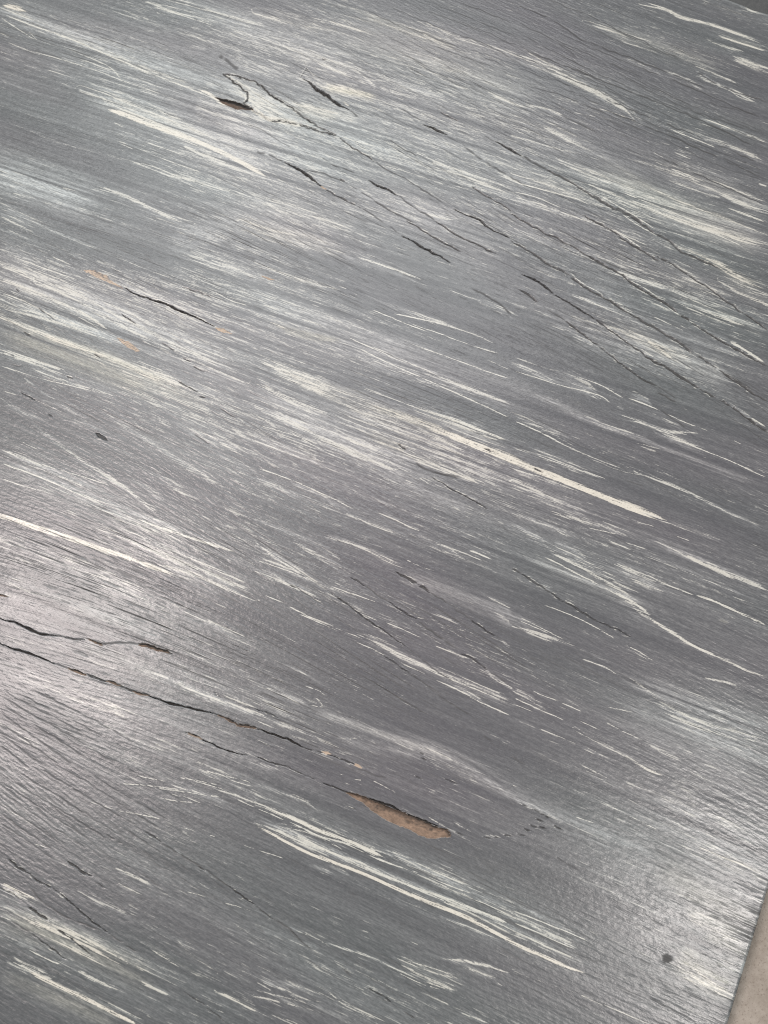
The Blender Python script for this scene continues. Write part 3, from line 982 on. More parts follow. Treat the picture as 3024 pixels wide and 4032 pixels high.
# broad tone: centre x, y, half length, half width (photo pixels), dry white, soft wash, sheen of the glossy patches painted in
BLOBS = """
300 150 600 110 .10 .10
900 360 500 130 .22 .18
250 420 500 110 .00 .08
350 690 500 90 .00 .04
150 760 400 120 .12 .14
950 850 330 190 .30 .08
900 620 350 110 .16 .12
1250 250 600 200 .26 .08
1500 560 600 160 .18 .10
1350 800 500 160 .14 .08
1900 650 500 200 .12 .05
2300 450 500 150 .10 .00
2600 850 500 170 .16 .04
2750 1180 500 170 .22 .06
2500 1380 300 60 .10 .16
250 1180 500 150 .26 .10
700 1330 600 170 .28 .05
1050 1180 500 170 .22 .05
1200 1480 600 140 .26 .06
800 1560 500 150 .20 .04
1500 1770 500 110 .22 .06
1900 1860 500 100 .14 .08
1050 1900 500 130 .08 .04
500 1900 500 150 .06 .02
350 2450 420 260 .30 .08
500 2680 520 170 .30 .08
250 2950 420 200 .28 .05
800 2850 500 120 .14 .06
650 2150 400 80 .08 .03
1200 2250 400 90 .10 .02
2000 2080 500 110 .10 .05
2500 2250 400 100 .12 .05
2800 2880 360 240 .10 .14
2750 3250 330 160 .12 .10
2780 3600 300 330 .26 .18
2400 3350 350 120 .06 .06
300 3300 500 150 .14 .00
600 3450 500 120 .08 .04
500 3750 500 120 .04 .05
1300 3900 500 90 .06 .05
1700 3450 500 80 .04 .03
"""
# grain direction samples: photo x, y, slope (down per right)
FLOW = [(400,300,.36),(1000,400,.6),(1300,450,.64),(1750,450,.5),(2500,300,.45),(2900,100,.36),(2300,200,.44),(1200,700,.6),
 (1500,820,.6),(1750,950,.62),(2300,850,.6),(2650,1400,.62),(2200,1200,.62),(2900,1750,.64),(300,1100,.46),(700,1250,.42),
 (200,1650,.64),(600,1850,.62),(900,2050,.64),(400,1400,.5),(1000,1400,.45),(1300,1500,.45),(1600,1780,.55),(1950,2020,.6),
 (1700,2300,.65),(1500,2500,.65),(2050,2650,.6),(2400,2450,.55),(300,2520,.36),(600,2780,.38),(1000,2900,.38),(200,2850,.55),
 (300,3200,.65),(700,3300,.65),(1000,3550,.65),(200,3550,.7),(700,3800,.55),(1600,3250,.42),(1500,3900,.6),(2300,3250,.5),
 (2600,3300,.58),(2800,3800,.45),(2000,3600,.46),(2700,3000,.55),(2900,2500,.42),(100,500,.34),(2700,700,.42),(1700,150,.4),
 (700,600,.36),(1300,3000,.5),(100,2200,.34),(500,2250,.36)]

# ------------------------------------------------------------------ geometry of the view (used only to place marks on the board's plane)
ct, st = math.cos(TILT), math.sin(TILT)
def to_plane(px, py):
    x = (np.asarray(px, float) - 1512.0) / FPX
    y = -(np.asarray(py, float) - 2016.0) / FPX
    rx, ry, rz = x, y * ct + st, y * st - ct
    t = -CAM[2] / rz
    return CAM[0] + t * rx, CAM[1] + t * ry
PHI = math.radians(21.6)
cp, sp_ = math.cos(PHI), math.sin(PHI)
def to_uv(px, py):
    x, y = to_plane(px, py)
    return x * cp - y * sp_, x * sp_ + y * cp
def uv_xy(u, v):
    return u * cp + v * sp_, -u * sp_ + v * cp
def to_photo(x, y):
    dx, dy, dz = x - CAM[0], y - CAM[1], -CAM[2]
    yc = dy * ct + dz * st
    zc = -(dy * (-st) + dz * ct)
    return 1512.0 + FPX * dx / zc, 2016.0 - FPX * yc / zc

rng = np.random.default_rng(11)
# board edges from two points each
e1u, e1v = to_uv(3024, 3500); e2u, e2v = to_uv(2866, 4032)
EK = (e2u - e1u) / (e2v - e1v)
f1u, f1v = to_uv(2872, 0); f2u, f2v = to_uv(3024, 53)
FK = (f2v - f1v) / (f2u - f1u)

DU, DV = 0.00115, 0.00040
cu, cv = to_uv(np.array([-90, 3114, 3114, -90]), np.array([-90, -90, 4122, 4122]))
def axis(lo_f, d, coarse_to):
    fine = np.arange(lo_f, 0 + d * .5, d); fine = fine - fine[-1]
    step, x, out = d, fine[0], []
    while x > coarse_to:
        step = min(step * 1.35, 0.05); x -= step; out.append(x)
    return np.concatenate([np.array(out[::-1]), fine]), len(out)
A, na = axis(cu.min() - e1u - 0.03, DU, -1.25)
Bx, nb = axis(cv.min() - f1v - 0.02, DV, -1.20)
NU, NV = len(A), len(Bx)
def sstep(a, b, x):
    t = np.clip((x - a) / (b - a), 0, 1); return t * t * (3 - 2 * t)
AA, BB = np.meshgrid(A, Bx)
fade = sstep(-0.35, 0.0, BB)
U = AA + e1u + EK * (BB + f1v - e1v)
V = BB + f1v + FK * (U - f1u) * fade
U = AA + e1u + EK * (V - e1v)
# slightly uneven sawn edges
wob = np.interp(V[:, -1], np.linspace(-1.6, .8, 500), np.convolve(rng.normal(0, 1, 504), np.ones(5) / 5, 'valid') * 0.00016)
U = U + wob[:, None] * sstep(-0.03, 0, AA)
wob2 = np.interp(U[-1, :], np.linspace(-1.8, .8, 400), np.convolve(rng.normal(0, 1, 404), np.ones(5) / 5, 'valid') * 0.0003)
V = V + wob2[None, :] * sstep(-0.03, 0, BB)
X, Y = uv_xy(U, V)
PX, PY = to_photo(X, Y)
INVIEW = (PX > -70) & (PX < 3094) & (PY > -70) & (PY < 4102)

# ------------------------------------------------------------------ noise fields on the board
def blur(a, s, ax):
    if s <= 0: return a
    n = a.shape[ax]; f = np.fft.rfftfreq(n)
    g = np.exp(-2 * (math.pi * s * f) ** 2).astype(np.float32)
    g = g[:, None] if ax == 0 else g[None, :]
    return np.fft.irfft(np.fft.rfft(a, axis=ax) * g, n=n, axis=ax).astype(np.float32)
def white(): return rng.standard_normal((NV, NU)).astype(np.float32)
def norm(a): return ((a - a.mean()) / a.std()).astype(np.float32)
def field(su, sv): return norm(blur(blur(white(), su, 1), sv, 0))

su_s = (PY + 5920.0) / (PX + 19800.0)                     # how the brush direction runs in the picture
fx = np.array(FLOW)
def flow_slope():
    ys = np.arange(0, NV, 12); xs = np.arange(0, NU, 12)
    px, py = PX[np.ix_(ys, xs)], PY[np.ix_(ys, xs)]
    num = np.zeros_like(px); den = np.zeros_like(px) + 1e-9
    for x, y, s in fx:
        w = np.exp(-((px - x) ** 2 + (py - y) ** 2) / (2 * 300.0 ** 2)) + 1e-6
        num += w * s; den += w
    q = num / den
    q = np.stack([np.interp(np.arange(NU), xs, r) for r in q])
    return np.stack([np.interp(np.arange(NV), ys, q[:, i]) for i in range(NU)], 1)
ALPHA = np.arctan(flow_slope()) - np.arctan(su_s)
ALPHA += 0.05 * field(60, 60)
SLOPE = (-np.tan(ALPHA) * DU / DV).astype(np.float32)
JJ, II = np.meshgrid(np.arange(NV, dtype=np.float32), np.arange(NU, dtype=np.int64), indexing='ij')
def lic(src, n):
    acc = np.zeros_like(src); wt = 0
    for k in range(-n, n + 1):
        w = 1 - abs(k) / (n + 1.0)
        jj = np.clip(JJ + SLOPE * k, 0, NV - 1.001); j0 = jj.astype(np.int64); fr = jj - j0
        ii = np.clip(II + k, 0, NU - 1)
        acc += w * (src[j0, ii] * (1 - fr) + src[j0 + 1, ii] * fr); wt += w
    return norm(acc)
G_SHORT = lic(blur(white(), .8, 0), 5)
G_LONG = lic(blur(white(), 1.2, 0), 26)
G_MID = lic(blur(white(), .9, 0), 12)
G_LINE = lic(white(), 30)
G_LINE2 = lic(white(), 14)
B_FINE = field(26, .9)
B_MED = field(60, 2.6)
B_WIDE = field(110, 9)
PATCH = field(22, 28)
PATCH2 = field(60, 40)

# ------------------------------------------------------------------ painting the marks
def smooth(pts):
    p = np.array(pts, float)
    if len(p) < 3:
        n = max(2, int(np.hypot(*(p[-1] - p[0])) / 40) + 1)
        return np.linspace(p[0], p[-1], n)
    q = np.vstack([2 * p[0] - p[1], p, 2 * p[-1] - p[-2]]); out = []
    for i in range(1, len(q) - 2):
        for t in np.linspace(0, 1, 5)[:-1]:
            a, b, c, d = q[i - 1], q[i], q[i + 1], q[i + 2]
            out.append(.5 * (2 * b + (c - a) * t + (2 * a - 5 * b + 4 * c - d) * t * t + (3 * b - a - 3 * c + d) * t ** 3))
    out.append(p[-1]); return np.array(out)
def window(p, m):
    """slice of the board's grid round photo points p, with margin m photo pixels"""
    x0, y0 = p.min(0) - m; x1, y1 = p.max(0) + m
    u, v = to_uv(np.array([x0, x1, x1, x0]), np.array([y0, y0, y1, y1]))
    pu, pv = to_uv(p[:, 0], p[:, 1]); mm = m * 0.00026 + 0.002
    vlo, vhi = pv.min() - mm, pv.max() + mm
    ulo, uhi = pu.min() - mm, pu.max() + mm
    jm = slice(max(0, np.searchsorted(Bx, vlo - f1v - 0.03)), min(NV, np.searchsorted(Bx, vhi - f1v + 0.03) + 1))
    sh = EK * (np.array([vlo, vhi]) - e1v) + e1u
    im = slice(max(0, np.searchsorted(A, ulo - sh.max() - .002)), min(NU, np.searchsorted(A, uhi - sh.min() + .002) + 1))
    return jm, im
def along(p, m):
    """signed distance from the path, distance along it, total length, in photo pixels"""
    jm, im = window(p, m)
    if jm.stop - jm.start < 1 or im.stop - im.start < 1: return None
    px, py = PX[jm, im], PY[jm, im]
    best = np.full(px.shape, 1e9); sd = np.zeros(px.shape); sl = np.zeros(px.shape)
    L = 0.0
    for a, b in zip(p[:-1], p[1:]):
        d = b - a; n = math.hypot(*d)
        if n < 1e-6: continue
        d = d / n
        rx, ry = px - a[0], py - a[1]
        t = rx * d[0] + ry * d[1]; tc = np.clip(t, 0, n)
        ex, ey = rx - tc * d[0], ry - tc * d[1]
        dd = np.hypot(ex, ey); h = dd < best
        best[h] = dd[h]; sd[h] = (np.sign(d[0] * ry - d[1] * rx) * dd)[h]; sl[h] = (L + t)[h]
        L += n
    return (jm, im), sd, sl, L, best
def vnoise(a, b, seed):
    r = np.random.default_rng(seed); T = r.random((64, 64))
    a0 = np.floor(a).astype(int); b0 = np.floor(b).astype(int); fa, fb = a - a0, b - b0
    fa, fb = fa * fa * (3 - 2 * fa), fb * fb * (3 - 2 * fb)
    g = lambda i, j: T[i % 64, j % 64]
    return (g(a0, b0) * (1 - fa) + g(a0 + 1, b0) * fa) * (1 - fb) + (g(a0, b0 + 1) * (1 - fa) + g(a0 + 1, b0 + 1) * fa) * fb

WHITE = np.zeros((NV, NU), np.float32); CREAM = np.zeros_like(WHITE); WASH_SHEEN = np.zeros_like(WHITE)
DENS = np.zeros_like(WHITE); PORE_SHADE = np.zeros_like(WHITE); BAREW = np.zeros_like(WHITE); TONE = np.zeros_like(WHITE)
RUB = np.zeros_like(WHITE); Z = np.zeros_like(WHITE); PART = np.zeros((NV, NU), np.int32)
for ln in BLOBS.strip().splitlines():
    cx, cy, hl, hw, dw, dh = map(float, ln.split())
    s = (cy + 5920.0) / (cx + 19800.0); n = math.hypot(1, s)
    a = ((PX - cx) + (PY - cy) * s) / n / hl; b = (-(PX - cx) * s + (PY - cy)) / n / hw
    w = np.exp(-(a * a + b * b) * .9).astype(np.float32)
    DENS += dw * w; WASH_SHEEN += (1.1 * dh + .18 * dw) * w  # paint wash, plus sheen painted into the glossy patches
S = 1008.0 / 1659.0
parts = []                                                # (id, kind, label)
def pts(tile, words):
    if tile == 's': return np.array([[float(q) for q in w.split(',')] for w in words])
    c, r = map(int, tile.split(','))
    return np.array([[float(q) * S for q in w.split(',')] for w in words]) + np.array([c * 1008.0, r * 1008.0])
lines = [l.split() for l in TRACE.strip().splitlines() if not l.startswith('#')]
seed = 0
for want in ('N', 'G', 'D', 'W', 'k', 'K'):
    for w in lines:
        if w[0] != want: continue
        seed += 1
        kind, wid, st_, cream = w[0], float(w[2]) * (1 if w[1] == 's' else S), float(w[3]), float(w[4])
        p = smooth(pts(w[1], w[5:]))
        hw = wid / 2
        m = hw * 1.6 + (10 if kind in 'WKk' else hw + 12)
        if kind in 'kK':                                  # splits wander a little
            L0 = np.r_[0, np.cumsum(np.hypot(*np.diff(p, axis=0).T))]
            q = np.arange(0, L0[-1] + 9, 9.0)
            p = np.stack([np.interp(q, L0, p[:, 0]), np.interp(q, L0, p[:, 1])], 1)
            rr = np.random.default_rng(seed); p[1:-1, 1] += np.convolve(rr.normal(0, 1, len(p)), [.3, .4, .3], 'same')[1:-1] * (2.6 if len(p) > 4 else .4)
        r = along(p, m)
        if r is None: continue
        ix, sd, sl, L, best = r
        bn = vnoise(sd / 5.8 + 30, sl / 420 + 5, seed); bn2 = vnoise(sd / 14.0 + 11, sl / 600 + 9, seed + 5000)
        bn3 = vnoise(sd / 3.4 + 7, sl / 130 + 2, seed + 9000)
        t = sl / max(L, 1)
        if kind == 'N':
            RUB[ix] = np.maximum(RUB[ix], st_ * (1 - sstep(.5, 1.5, best / hw)) * sstep(-.05, .15, t) * sstep(1.05, .85, t))
        elif kind == 'G':
            q = (1 - sstep(.1, 1.5, best / hw)) * sstep(-.02, .2, t) * sstep(1.02, .8, t)
            WASH_SHEEN[ix] += st_ * q * (.7 + .6 * (bn2 - .5) + .7 * (bn - .5)); CREAM[ix] = np.maximum(CREAM[ix], cream * q)
        elif kind == 'D':
            # every bristle starts and stops at its own place
            b4 = vnoise(sd / 3.6 + 3, sl / 900 + 1, seed + 333); b5 = vnoise(sd / 3.6 + 40, sl / 900 + 7, seed + 444)
            e = sstep(-.06, .10, t - .40 * (b4 - .3)) * sstep(1.06, .90, t + .40 * (b5 - .3))
            q = (1 - sstep(.30, 1.40, best / hw)) * e
            x = st_ * q + sstep(0, .5, q) * (1.45 * (bn - .5) + .40 * (bn2 - .5) + .45 * (bn3 - .5) + .055 * G_SHORT[ix] + .05 * B_FINE[ix])
            c = np.clip(1.05 * x - .15, 0, .74) * min(1, .45 + L / 240)
            WHITE[ix] = np.maximum(WHITE[ix], c); WASH_SHEEN[ix] += .34 * q * st_ * (.5 + bn2)
            CREAM[ix] = np.maximum(CREAM[ix], cream * q)
        elif kind == 'W':
            cap = min(.3, 40 / max(L, 1))
            cap = max(cap, .10)
            prof = np.clip(sstep(-.01, cap, t) * sstep(1.01, 1 - 1.3 * cap, t), 0, 1) ** .6
            ww = np.maximum(hw * prof, .3) * (.85 + .35 * (vnoise(sl / 45 + 3, sl * 0 + .5, seed) - .3))
            d = np.abs(sd + 1.6 * (vnoise(sl / 90 + 8, sl * 0 + 2.5, seed) - .5))
            edge = d / np.maximum(ww, 2.1) + (.55 if hw > 4.2 else .1) * (bn - .5) + (.3 if hw > 4.2 else .15) * (bn3 - .5)
            c = (1 - sstep(.60, 1.25, edge + .5 * (1 - prof) * (bn * 2 - .6))) * sstep(.02, .75, prof)
            gap = sstep(.10, .34, .5 * vnoise(sl / 38 + 2, sd / 9 + 3, seed + 71) + .5 * bn + .05 * G_MID[ix]) if st_ < .95 else sstep(.02, .12, bn3)
            out = best > hw * 1.5 + 3
            c = c * min(.90, st_ * 1.15) * (.74 + .26 * gap); c[out & (t > 1)] = 0; c[out & (t < 0)] = 0
            WHITE[ix] = np.maximum(WHITE[ix], c * (1 if hw > 4.2 else 1.0)); CREAM[ix] = np.where(c > .3, cream, CREAM[ix])
            if hw > 5 and L > 190 and st_ >= .85:
                parts.append((len(parts) + 1, 'paint_streak', 'long cream-white paint streak' if cream > .3 else 'long white paint streak'))
                PART[ix] = np.where((c > .5), len(parts), PART[ix])
        elif kind == 'k':
            n1 = vnoise(sl / 22 + 4, sl * 0 + .5, seed); n2 = vnoise(sl / 60 + 4, sl * 0 + 1.5, seed)
            prof = sstep(-.02, .1, t) * sstep(1.02, .9, t)
            ww = np.maximum(hw, 2.3) * (.55 + .9 * n2)
            c = (1 - sstep(.45, 1.15, best / ww + .5 * (bn3 - .5))) * prof * sstep(.22, .48, n1 * .6 + n2 * .4) * st_
            f_ = .55 if wid < 4 else .72
            PORE_SHADE[ix] = np.maximum(PORE_SHADE[ix], f_ * c); Z[ix] = np.minimum(Z[ix], -.00038 * f_ * c)
        elif kind == 'K':
            n2 = vnoise(sl / 26 + 4, sl * 0 + 1.5, seed); n3 = vnoise(sl / 9 + 4, np.sign(sd) * 2 + 3.5, seed + 77)
            cap = .42 if st_ == 1 else min(.25, 26 / max(L, 1))
            prof = np.clip(sstep(-.01, cap, t) * sstep(1.01, 1 - cap, t), 0, 1) ** .7
            ww = np.maximum(hw * prof * (.47 + .66 * n2 + .85 * (n3 - .5)), .01)
            c = (1 - sstep(.55, 1.15, best / np.maximum(ww, 1.1))) * (prof > .05)
            if st_ < 1: c = c * sstep(.16, .40, .55 * bn3 + .45 * vnoise(sl / 16 + 2, sl * 0 + .5, seed + 61))
            PORE_SHADE[ix] = np.maximum(PORE_SHADE[ix], (1 if st_ == 1 else .90) * st_ * sstep(.2, .8, c))  # crack interior coloured near black: dark paint plus shade of its depth
            Z[ix] = np.minimum(Z[ix], -c * min(.0030, .00016 * wid + .0009) * (1 if st_ == 1 else .35))
            if st_ < 1:
                fr = np.exp(-((best - ww - 3.2) / 2.6) ** 2) * prof * sstep(.52, .72, vnoise(sl / 15 + 9, np.sign(sd) * 3 + 5.5, seed + 91)) * (c < .3)
                WHITE[ix] = np.maximum(WHITE[ix], .75 * fr)
            lip = np.exp(-((best - ww - 3.5) / 3.0) ** 2) * prof
            Z[ix] = Z[ix] + (.00012 * lip * (c < .1)).astype(np.float32)
            if L > 34 and st_ >= .7:
                parts.append((len(parts) + 1, 'crack', None))
                PART[ix] = np.where(c > .35, len(parts), PART[ix])
def inside(px, py, poly):
    r = np.zeros(px.shape, bool); x0, y0 = poly[-1]
    for x1, y1 in poly:
        if y1 != y0:
            h = ((y1 > py) != (y0 > py)) & (px < (x0 - x1) * (py - y1) / (y0 - y1) + x1); r ^= h
        x0, y0 = x1, y1
    return r
for ln in BARE.strip().splitlines():
    w = ln.split(); k = w.index('|'); seed += 1
    up, lo = pts(w[0], w[3:k]), pts(w[0], w[k + 1:])
    tone, dep = float(w[1]), float(w[2]) / 1000
    poly = np.vstack([up, lo[::-1]])
    jm, im = window(poly, 30); px, py = PX[jm, im].copy(), PY[jm, im].copy()
    r1 = np.random.default_rng(seed)
    px += 5 * (vnoise(PX[jm, im] / 11, PY[jm, im] / 11, seed) - .5); py += 5 * (vnoise(PX[jm, im] / 11, PY[jm, im] / 11, seed + 1) - .5)
    ins = inside(px, py, poly)
    def dist(c):
        b = np.full(px.shape, 1e9)
        for a, e in zip(c[:-1], c[1:]):
            d = e - a; n2 = max((d * d).sum(), 1e-9); t = np.clip(((px - a[0]) * d[0] + (py - a[1]) * d[1]) / n2, 0, 1)
            b = np.minimum(b, np.hypot(px - a[0] - t * d[0], py - a[1] - t * d[1]))
        return b
    du_, dl_ = dist(up), dist(lo)
    rel = dl_ / (du_ + dl_ + 1e-6)
    rough = vnoise(PX[jm, im] / 7, PY[jm, im] / 5, seed + 2) - .5 + .6 * (vnoise(PX[jm, im] / 20, PY[jm, im] / 9, seed + 3) - .5)
    z = -dep * (.18 + .82 * rel ** 1.3) * sstep(0, 5, np.minimum(du_ * 1.6, dl_)) + ins * rough * min(.0009, dep * .3)
    ix = (jm, im)
    Z[ix] = np.where(ins, np.minimum(z, 0), Z[ix]); BAREW[ix] = np.where(ins, 1, BAREW[ix]); TONE[ix] = np.where(ins, tone, TONE[ix])
    shaded_wall = np.maximum(sstep(11, 3, du_) * sstep(.5, .62, rel + .25 * rough), sstep(.50, .84, rel + .35 * rough) * .68) * (1 if tone > .3 else 0)  # shade on the gouges' upper wall, painted into the colour
    PORE_SHADE[ix] = np.where(ins, .75 * shaded_wall + .25 * sstep(.0, .40, rough) * tone + (.55 if ln.startswith('0,0') else .34 if ln.startswith('0,2') else 0), PORE_SHADE[ix]); WHITE[ix] = np.where(ins, 0, WHITE[ix]); WASH_SHEEN[ix] = np.where(ins, 0, WASH_SHEEN[ix])
    if not ln.startswith('1,0'):
        big = dep > .003
        parts.append((len(parts) + 1, 'gouge' if tone > .3 else 'wood_scrape', 'long torn gouge showing raw brown wood' if big else ('brown wood showing in a split' if tone > .3 else 'pale scrape down to bare wood')))
        PART[ix] = np.where(ins, len(parts), PART[ix])

# the lifted flake of paint beside the dark hole
fl = np.array([(170,185),(300,215),(420,250),(500,310),(540,355),(640,420),(720,465),(800,530),(870,580),(980,640),(1075,685),(960,650),(860,620),(760,590),(620,565),(540,565),(480,520),(430,490),(340,430),(370,390),(365,340),(310,285),(240,240)], float) / 2.074 + np.array([800.0, 200.0])
jm, im = window(fl, 30); ix = (jm, im)
px = PX[ix] + 7 * (vnoise(PX[ix] / 9, PY[ix] / 9, 71) - .5); py = PY[ix] + 7 * (vnoise(PX[ix] / 9, PY[ix] / 9, 72) - .5)
ins = inside(px, py, fl); b = np.full(px.shape, 1e9)
for a, e in zip(fl, np.roll(fl, -1, 0)):
    d = e - a; t = np.clip(((px - a[0]) * d[0] + (py - a[1]) * d[1]) / (d * d).sum(), 0, 1)
    b = np.minimum(b, np.hypot(px - a[0] - t * d[0], py - a[1] - t * d[1]))
lift = np.where(ins, sstep(0, 7, b), 0).astype(np.float32)
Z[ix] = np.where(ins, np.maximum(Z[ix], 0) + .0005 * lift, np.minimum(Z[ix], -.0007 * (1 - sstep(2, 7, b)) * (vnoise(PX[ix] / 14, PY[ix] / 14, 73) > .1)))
PORE_SHADE[ix] = np.where(ins, PORE_SHADE[ix] * .25 * (b < 4), np.maximum(PORE_SHADE[ix], np.where((PY[ix] - 200) * 2.074 > 470, np.where((PX[ix] - 800) * 2.074 < 560, .15, .7), 1.0) * (1 - sstep(2.5, 7, b)) * sstep(.02, .25, vnoise(PX[ix] / 14, PY[ix] / 14, 73))))
WASH_SHEEN[ix] = np.where(ins, np.maximum(WASH_SHEEN[ix], .66), WASH_SHEEN[ix]); WHITE[ix] = np.where(ins, np.maximum(WHITE[ix], .75 * (1 - sstep(3, 11, b)) * vnoise(PX[ix] / 12, PY[ix] / 8, 74) * 1.3), WHITE[ix])
parts.append((len(parts) + 1, 'paint_flake', 'lifted pale grey flake of paint with ragged rim')); PART[ix] = np.where(ins, len(parts), PART[ix])
RUB[ix] = np.where(ins, .0, RUB[ix])
# general dry-brushed white riding on the ridges of the grain, thin wash, open pores
dens = DENS * 1.25 * (1 - RUB)
dens = np.minimum(dens, .32) * (1 - .55 * sstep(2100, 2500, PY) * sstep(1300, 900, PX))
x = dens + .11 * G_SHORT + .050 * G_LONG + .065 * B_FINE + .065 * B_MED + .04 * B_WIDE * (dens > .05) + .045 * PATCH
gen = np.clip(1.1 * x - .04, 0, .6)
WHITE = np.maximum(WHITE * (1 - .55 * RUB), gen * (1 - RUB)) * (1 - PORE_SHADE)
WASH_SHEEN = np.clip(WASH_SHEEN * (1 - .6 * RUB) * (1 + .28 * B_MED + .18 * B_FINE + .2 * PATCH2 * .6), 0, .8) * (1 - PORE_SHADE)
WASH_SHEEN = np.clip(WASH_SHEEN + .045 + .022 * B_MED + .02 * B_WIDE, 0, .8)
po = sstep(1.55, 2.5, -G_SHORT * .8 - G_MID * .6 + .25 * PATCH2) * .24
PORE_SHADE = np.maximum(PORE_SHADE, po * (1 - BAREW)).astype(np.float32)
gm = np.clip(.55 + .35 * norm(blur(PATCH, 30, 1)) + .25 * PATCH2 + .7 * np.exp(-((PX - 2450) ** 2 + (PY - 480) ** 2) / 480.0 ** 2) + .45 * np.exp(-((PX - 2650) ** 2 + (PY - 1350) ** 2) / 420.0 ** 2) - .3 * np.exp(-((PX - 1500) ** 2 + (PY - 3500) ** 2) / 500.0 ** 2), .1, 1.5)
PORE_SHADE = np.maximum(PORE_SHADE, (.52 * gm * sstep(.8, 2.2, G_LINE) + .40 * gm * sstep(1.3, 2.6, G_LINE2)) * (1 - BAREW)).astype(np.float32)
WHITE = np.maximum(WHITE, np.clip(gm * (.40 * sstep(1.2, 2.6, -G_LINE) + .42 * sstep(1.4, 2.7, -G_LINE2)), 0, .55) * (1 - PORE_SHADE) * (1 - BAREW) * (1 - .6 * RUB)).astype(np.float32)
# the burnt spot near the right end, and a few specks
sx, sy = 2016 + 1005 * S, 3024 + 1235 * S
ang = np.arctan2(PY - sy, PX - sx)
spot = 1 - sstep(.75, 1.15, np.hypot(PX - sx, (PY - sy) * 1.1) / (21 + 1.5 * np.sin(ang * 3 + 1) + 1.5 * np.sin(ang * 7) + 7 * (vnoise(ang * 2.3 + 20, ang * 0 + 3.3, 5) - .5)))
PORE_SHADE = np.maximum(PORE_SHADE, .7 * spot.astype(np.float32)); WHITE *= 1 - spot
parts.append((len(parts) + 1, 'burn_mark', 'small round dark burn mark')); PART = np.where(spot > .5, len(parts), PART)
# worn pale arris along both cut edges
arris = np.maximum(sstep(-.0035, -.0012, AA), sstep(-.0045, -.0015, BB) * .8) * (.45 + .22 * norm(blur(G_LONG, 6, 0)) + .25 * PATCH)
cx_, cy_ = to_uv(2966, 36); chip = np.exp(-(((U - cx_) / .009) ** 2 + ((V - cy_) / .0045) ** 2))
WASH_SHEEN = np.clip(WASH_SHEEN + .5 * np.clip(arris, 0, 1) + 0, 0, .85); WHITE = np.clip(WHITE + chip * 1.1, 0, 1); Z -= (.0012 * chip).astype(np.float32)
# relief
Z += (np.where(BAREW > 0, 0, .000020 * G_SHORT + .000012 * G_MID + .000016 * G_LONG - .000008 * G_LINE - .000007 * G_LINE2) * 1.0 + .000035 * WHITE + .00015 * field(70, 40) + .00025 * field(120, 130)).astype(np.float32)
Z -= ((.00022 * po + .00006 * gm * sstep(.8, 2.2, G_LINE)) * (1 - BAREW)).astype(np.float32)
RAD = .0011
for d in (AA, BB, A[0] - AA, Bx[0] - BB):
    q = np.clip((RAD + d) / RAD, 0, 1); Z -= (RAD * (1 - np.sqrt(np.clip(1 - q * q * .96, 0, 1)))).astype(np.float32)
PINK = np.clip(.30 + .16 * field(40, 30) + .5 * np.exp(-((PX - 1750) ** 2 + (PY - 2300) ** 2) / 900.0 ** 2) + .25 * np.exp(-((PX - 1900) ** 2 + (PY - 200) ** 2) / 500.0 ** 2) - .3 * np.exp(-((PX - 300) ** 2 + (PY - 600) ** 2) / 700.0 ** 2) - .25 * sstep(2900, 4000, PY), 0, 1)

# ------------------------------------------------------------------ materials
def nodes(name):
    m = bpy.data.materials.new(name); m.use_nodes = True
    return m, m.node_tree.nodes, m.node_tree.links
def mixc(N, L, fac, a, b):
    n = N.new('ShaderNodeMix'); n.data_type = 'RGBA'; n.clamp_factor = True
    for s, v in ((n.inputs[0], fac), (n.inputs[6], a), (n.inputs[7], b)):
        if isinstance(v, (int, float)): s.default_value = v
        elif isinstance(v, tuple): s.default_value = v if len(v) == 4 else (*v, 1)
        else: L.new(v, s)
    return n.outputs[2]
def math_(N, L, op, a, b=0.0, c=None):
    n = N.new('ShaderNodeMath'); n.operation = op
    for s, v in zip(n.inputs, (a, b, c)):
        if v is None: continue
        if isinstance(v, (int, float)): s.default_value = v
        else: L.new(v, s)
    return n.outputs[0]
def noise(N, L, vec, scale, detail=3.0, rough=.5):
    n = N.new('ShaderNodeTexNoise'); n.inputs['Scale'].default_value = scale
    n.inputs['Detail'].default_value = detail; n.inputs['Roughness'].default_value = rough
    L.new(vec, n.inputs['Vector']); return n.outputs['Fac']
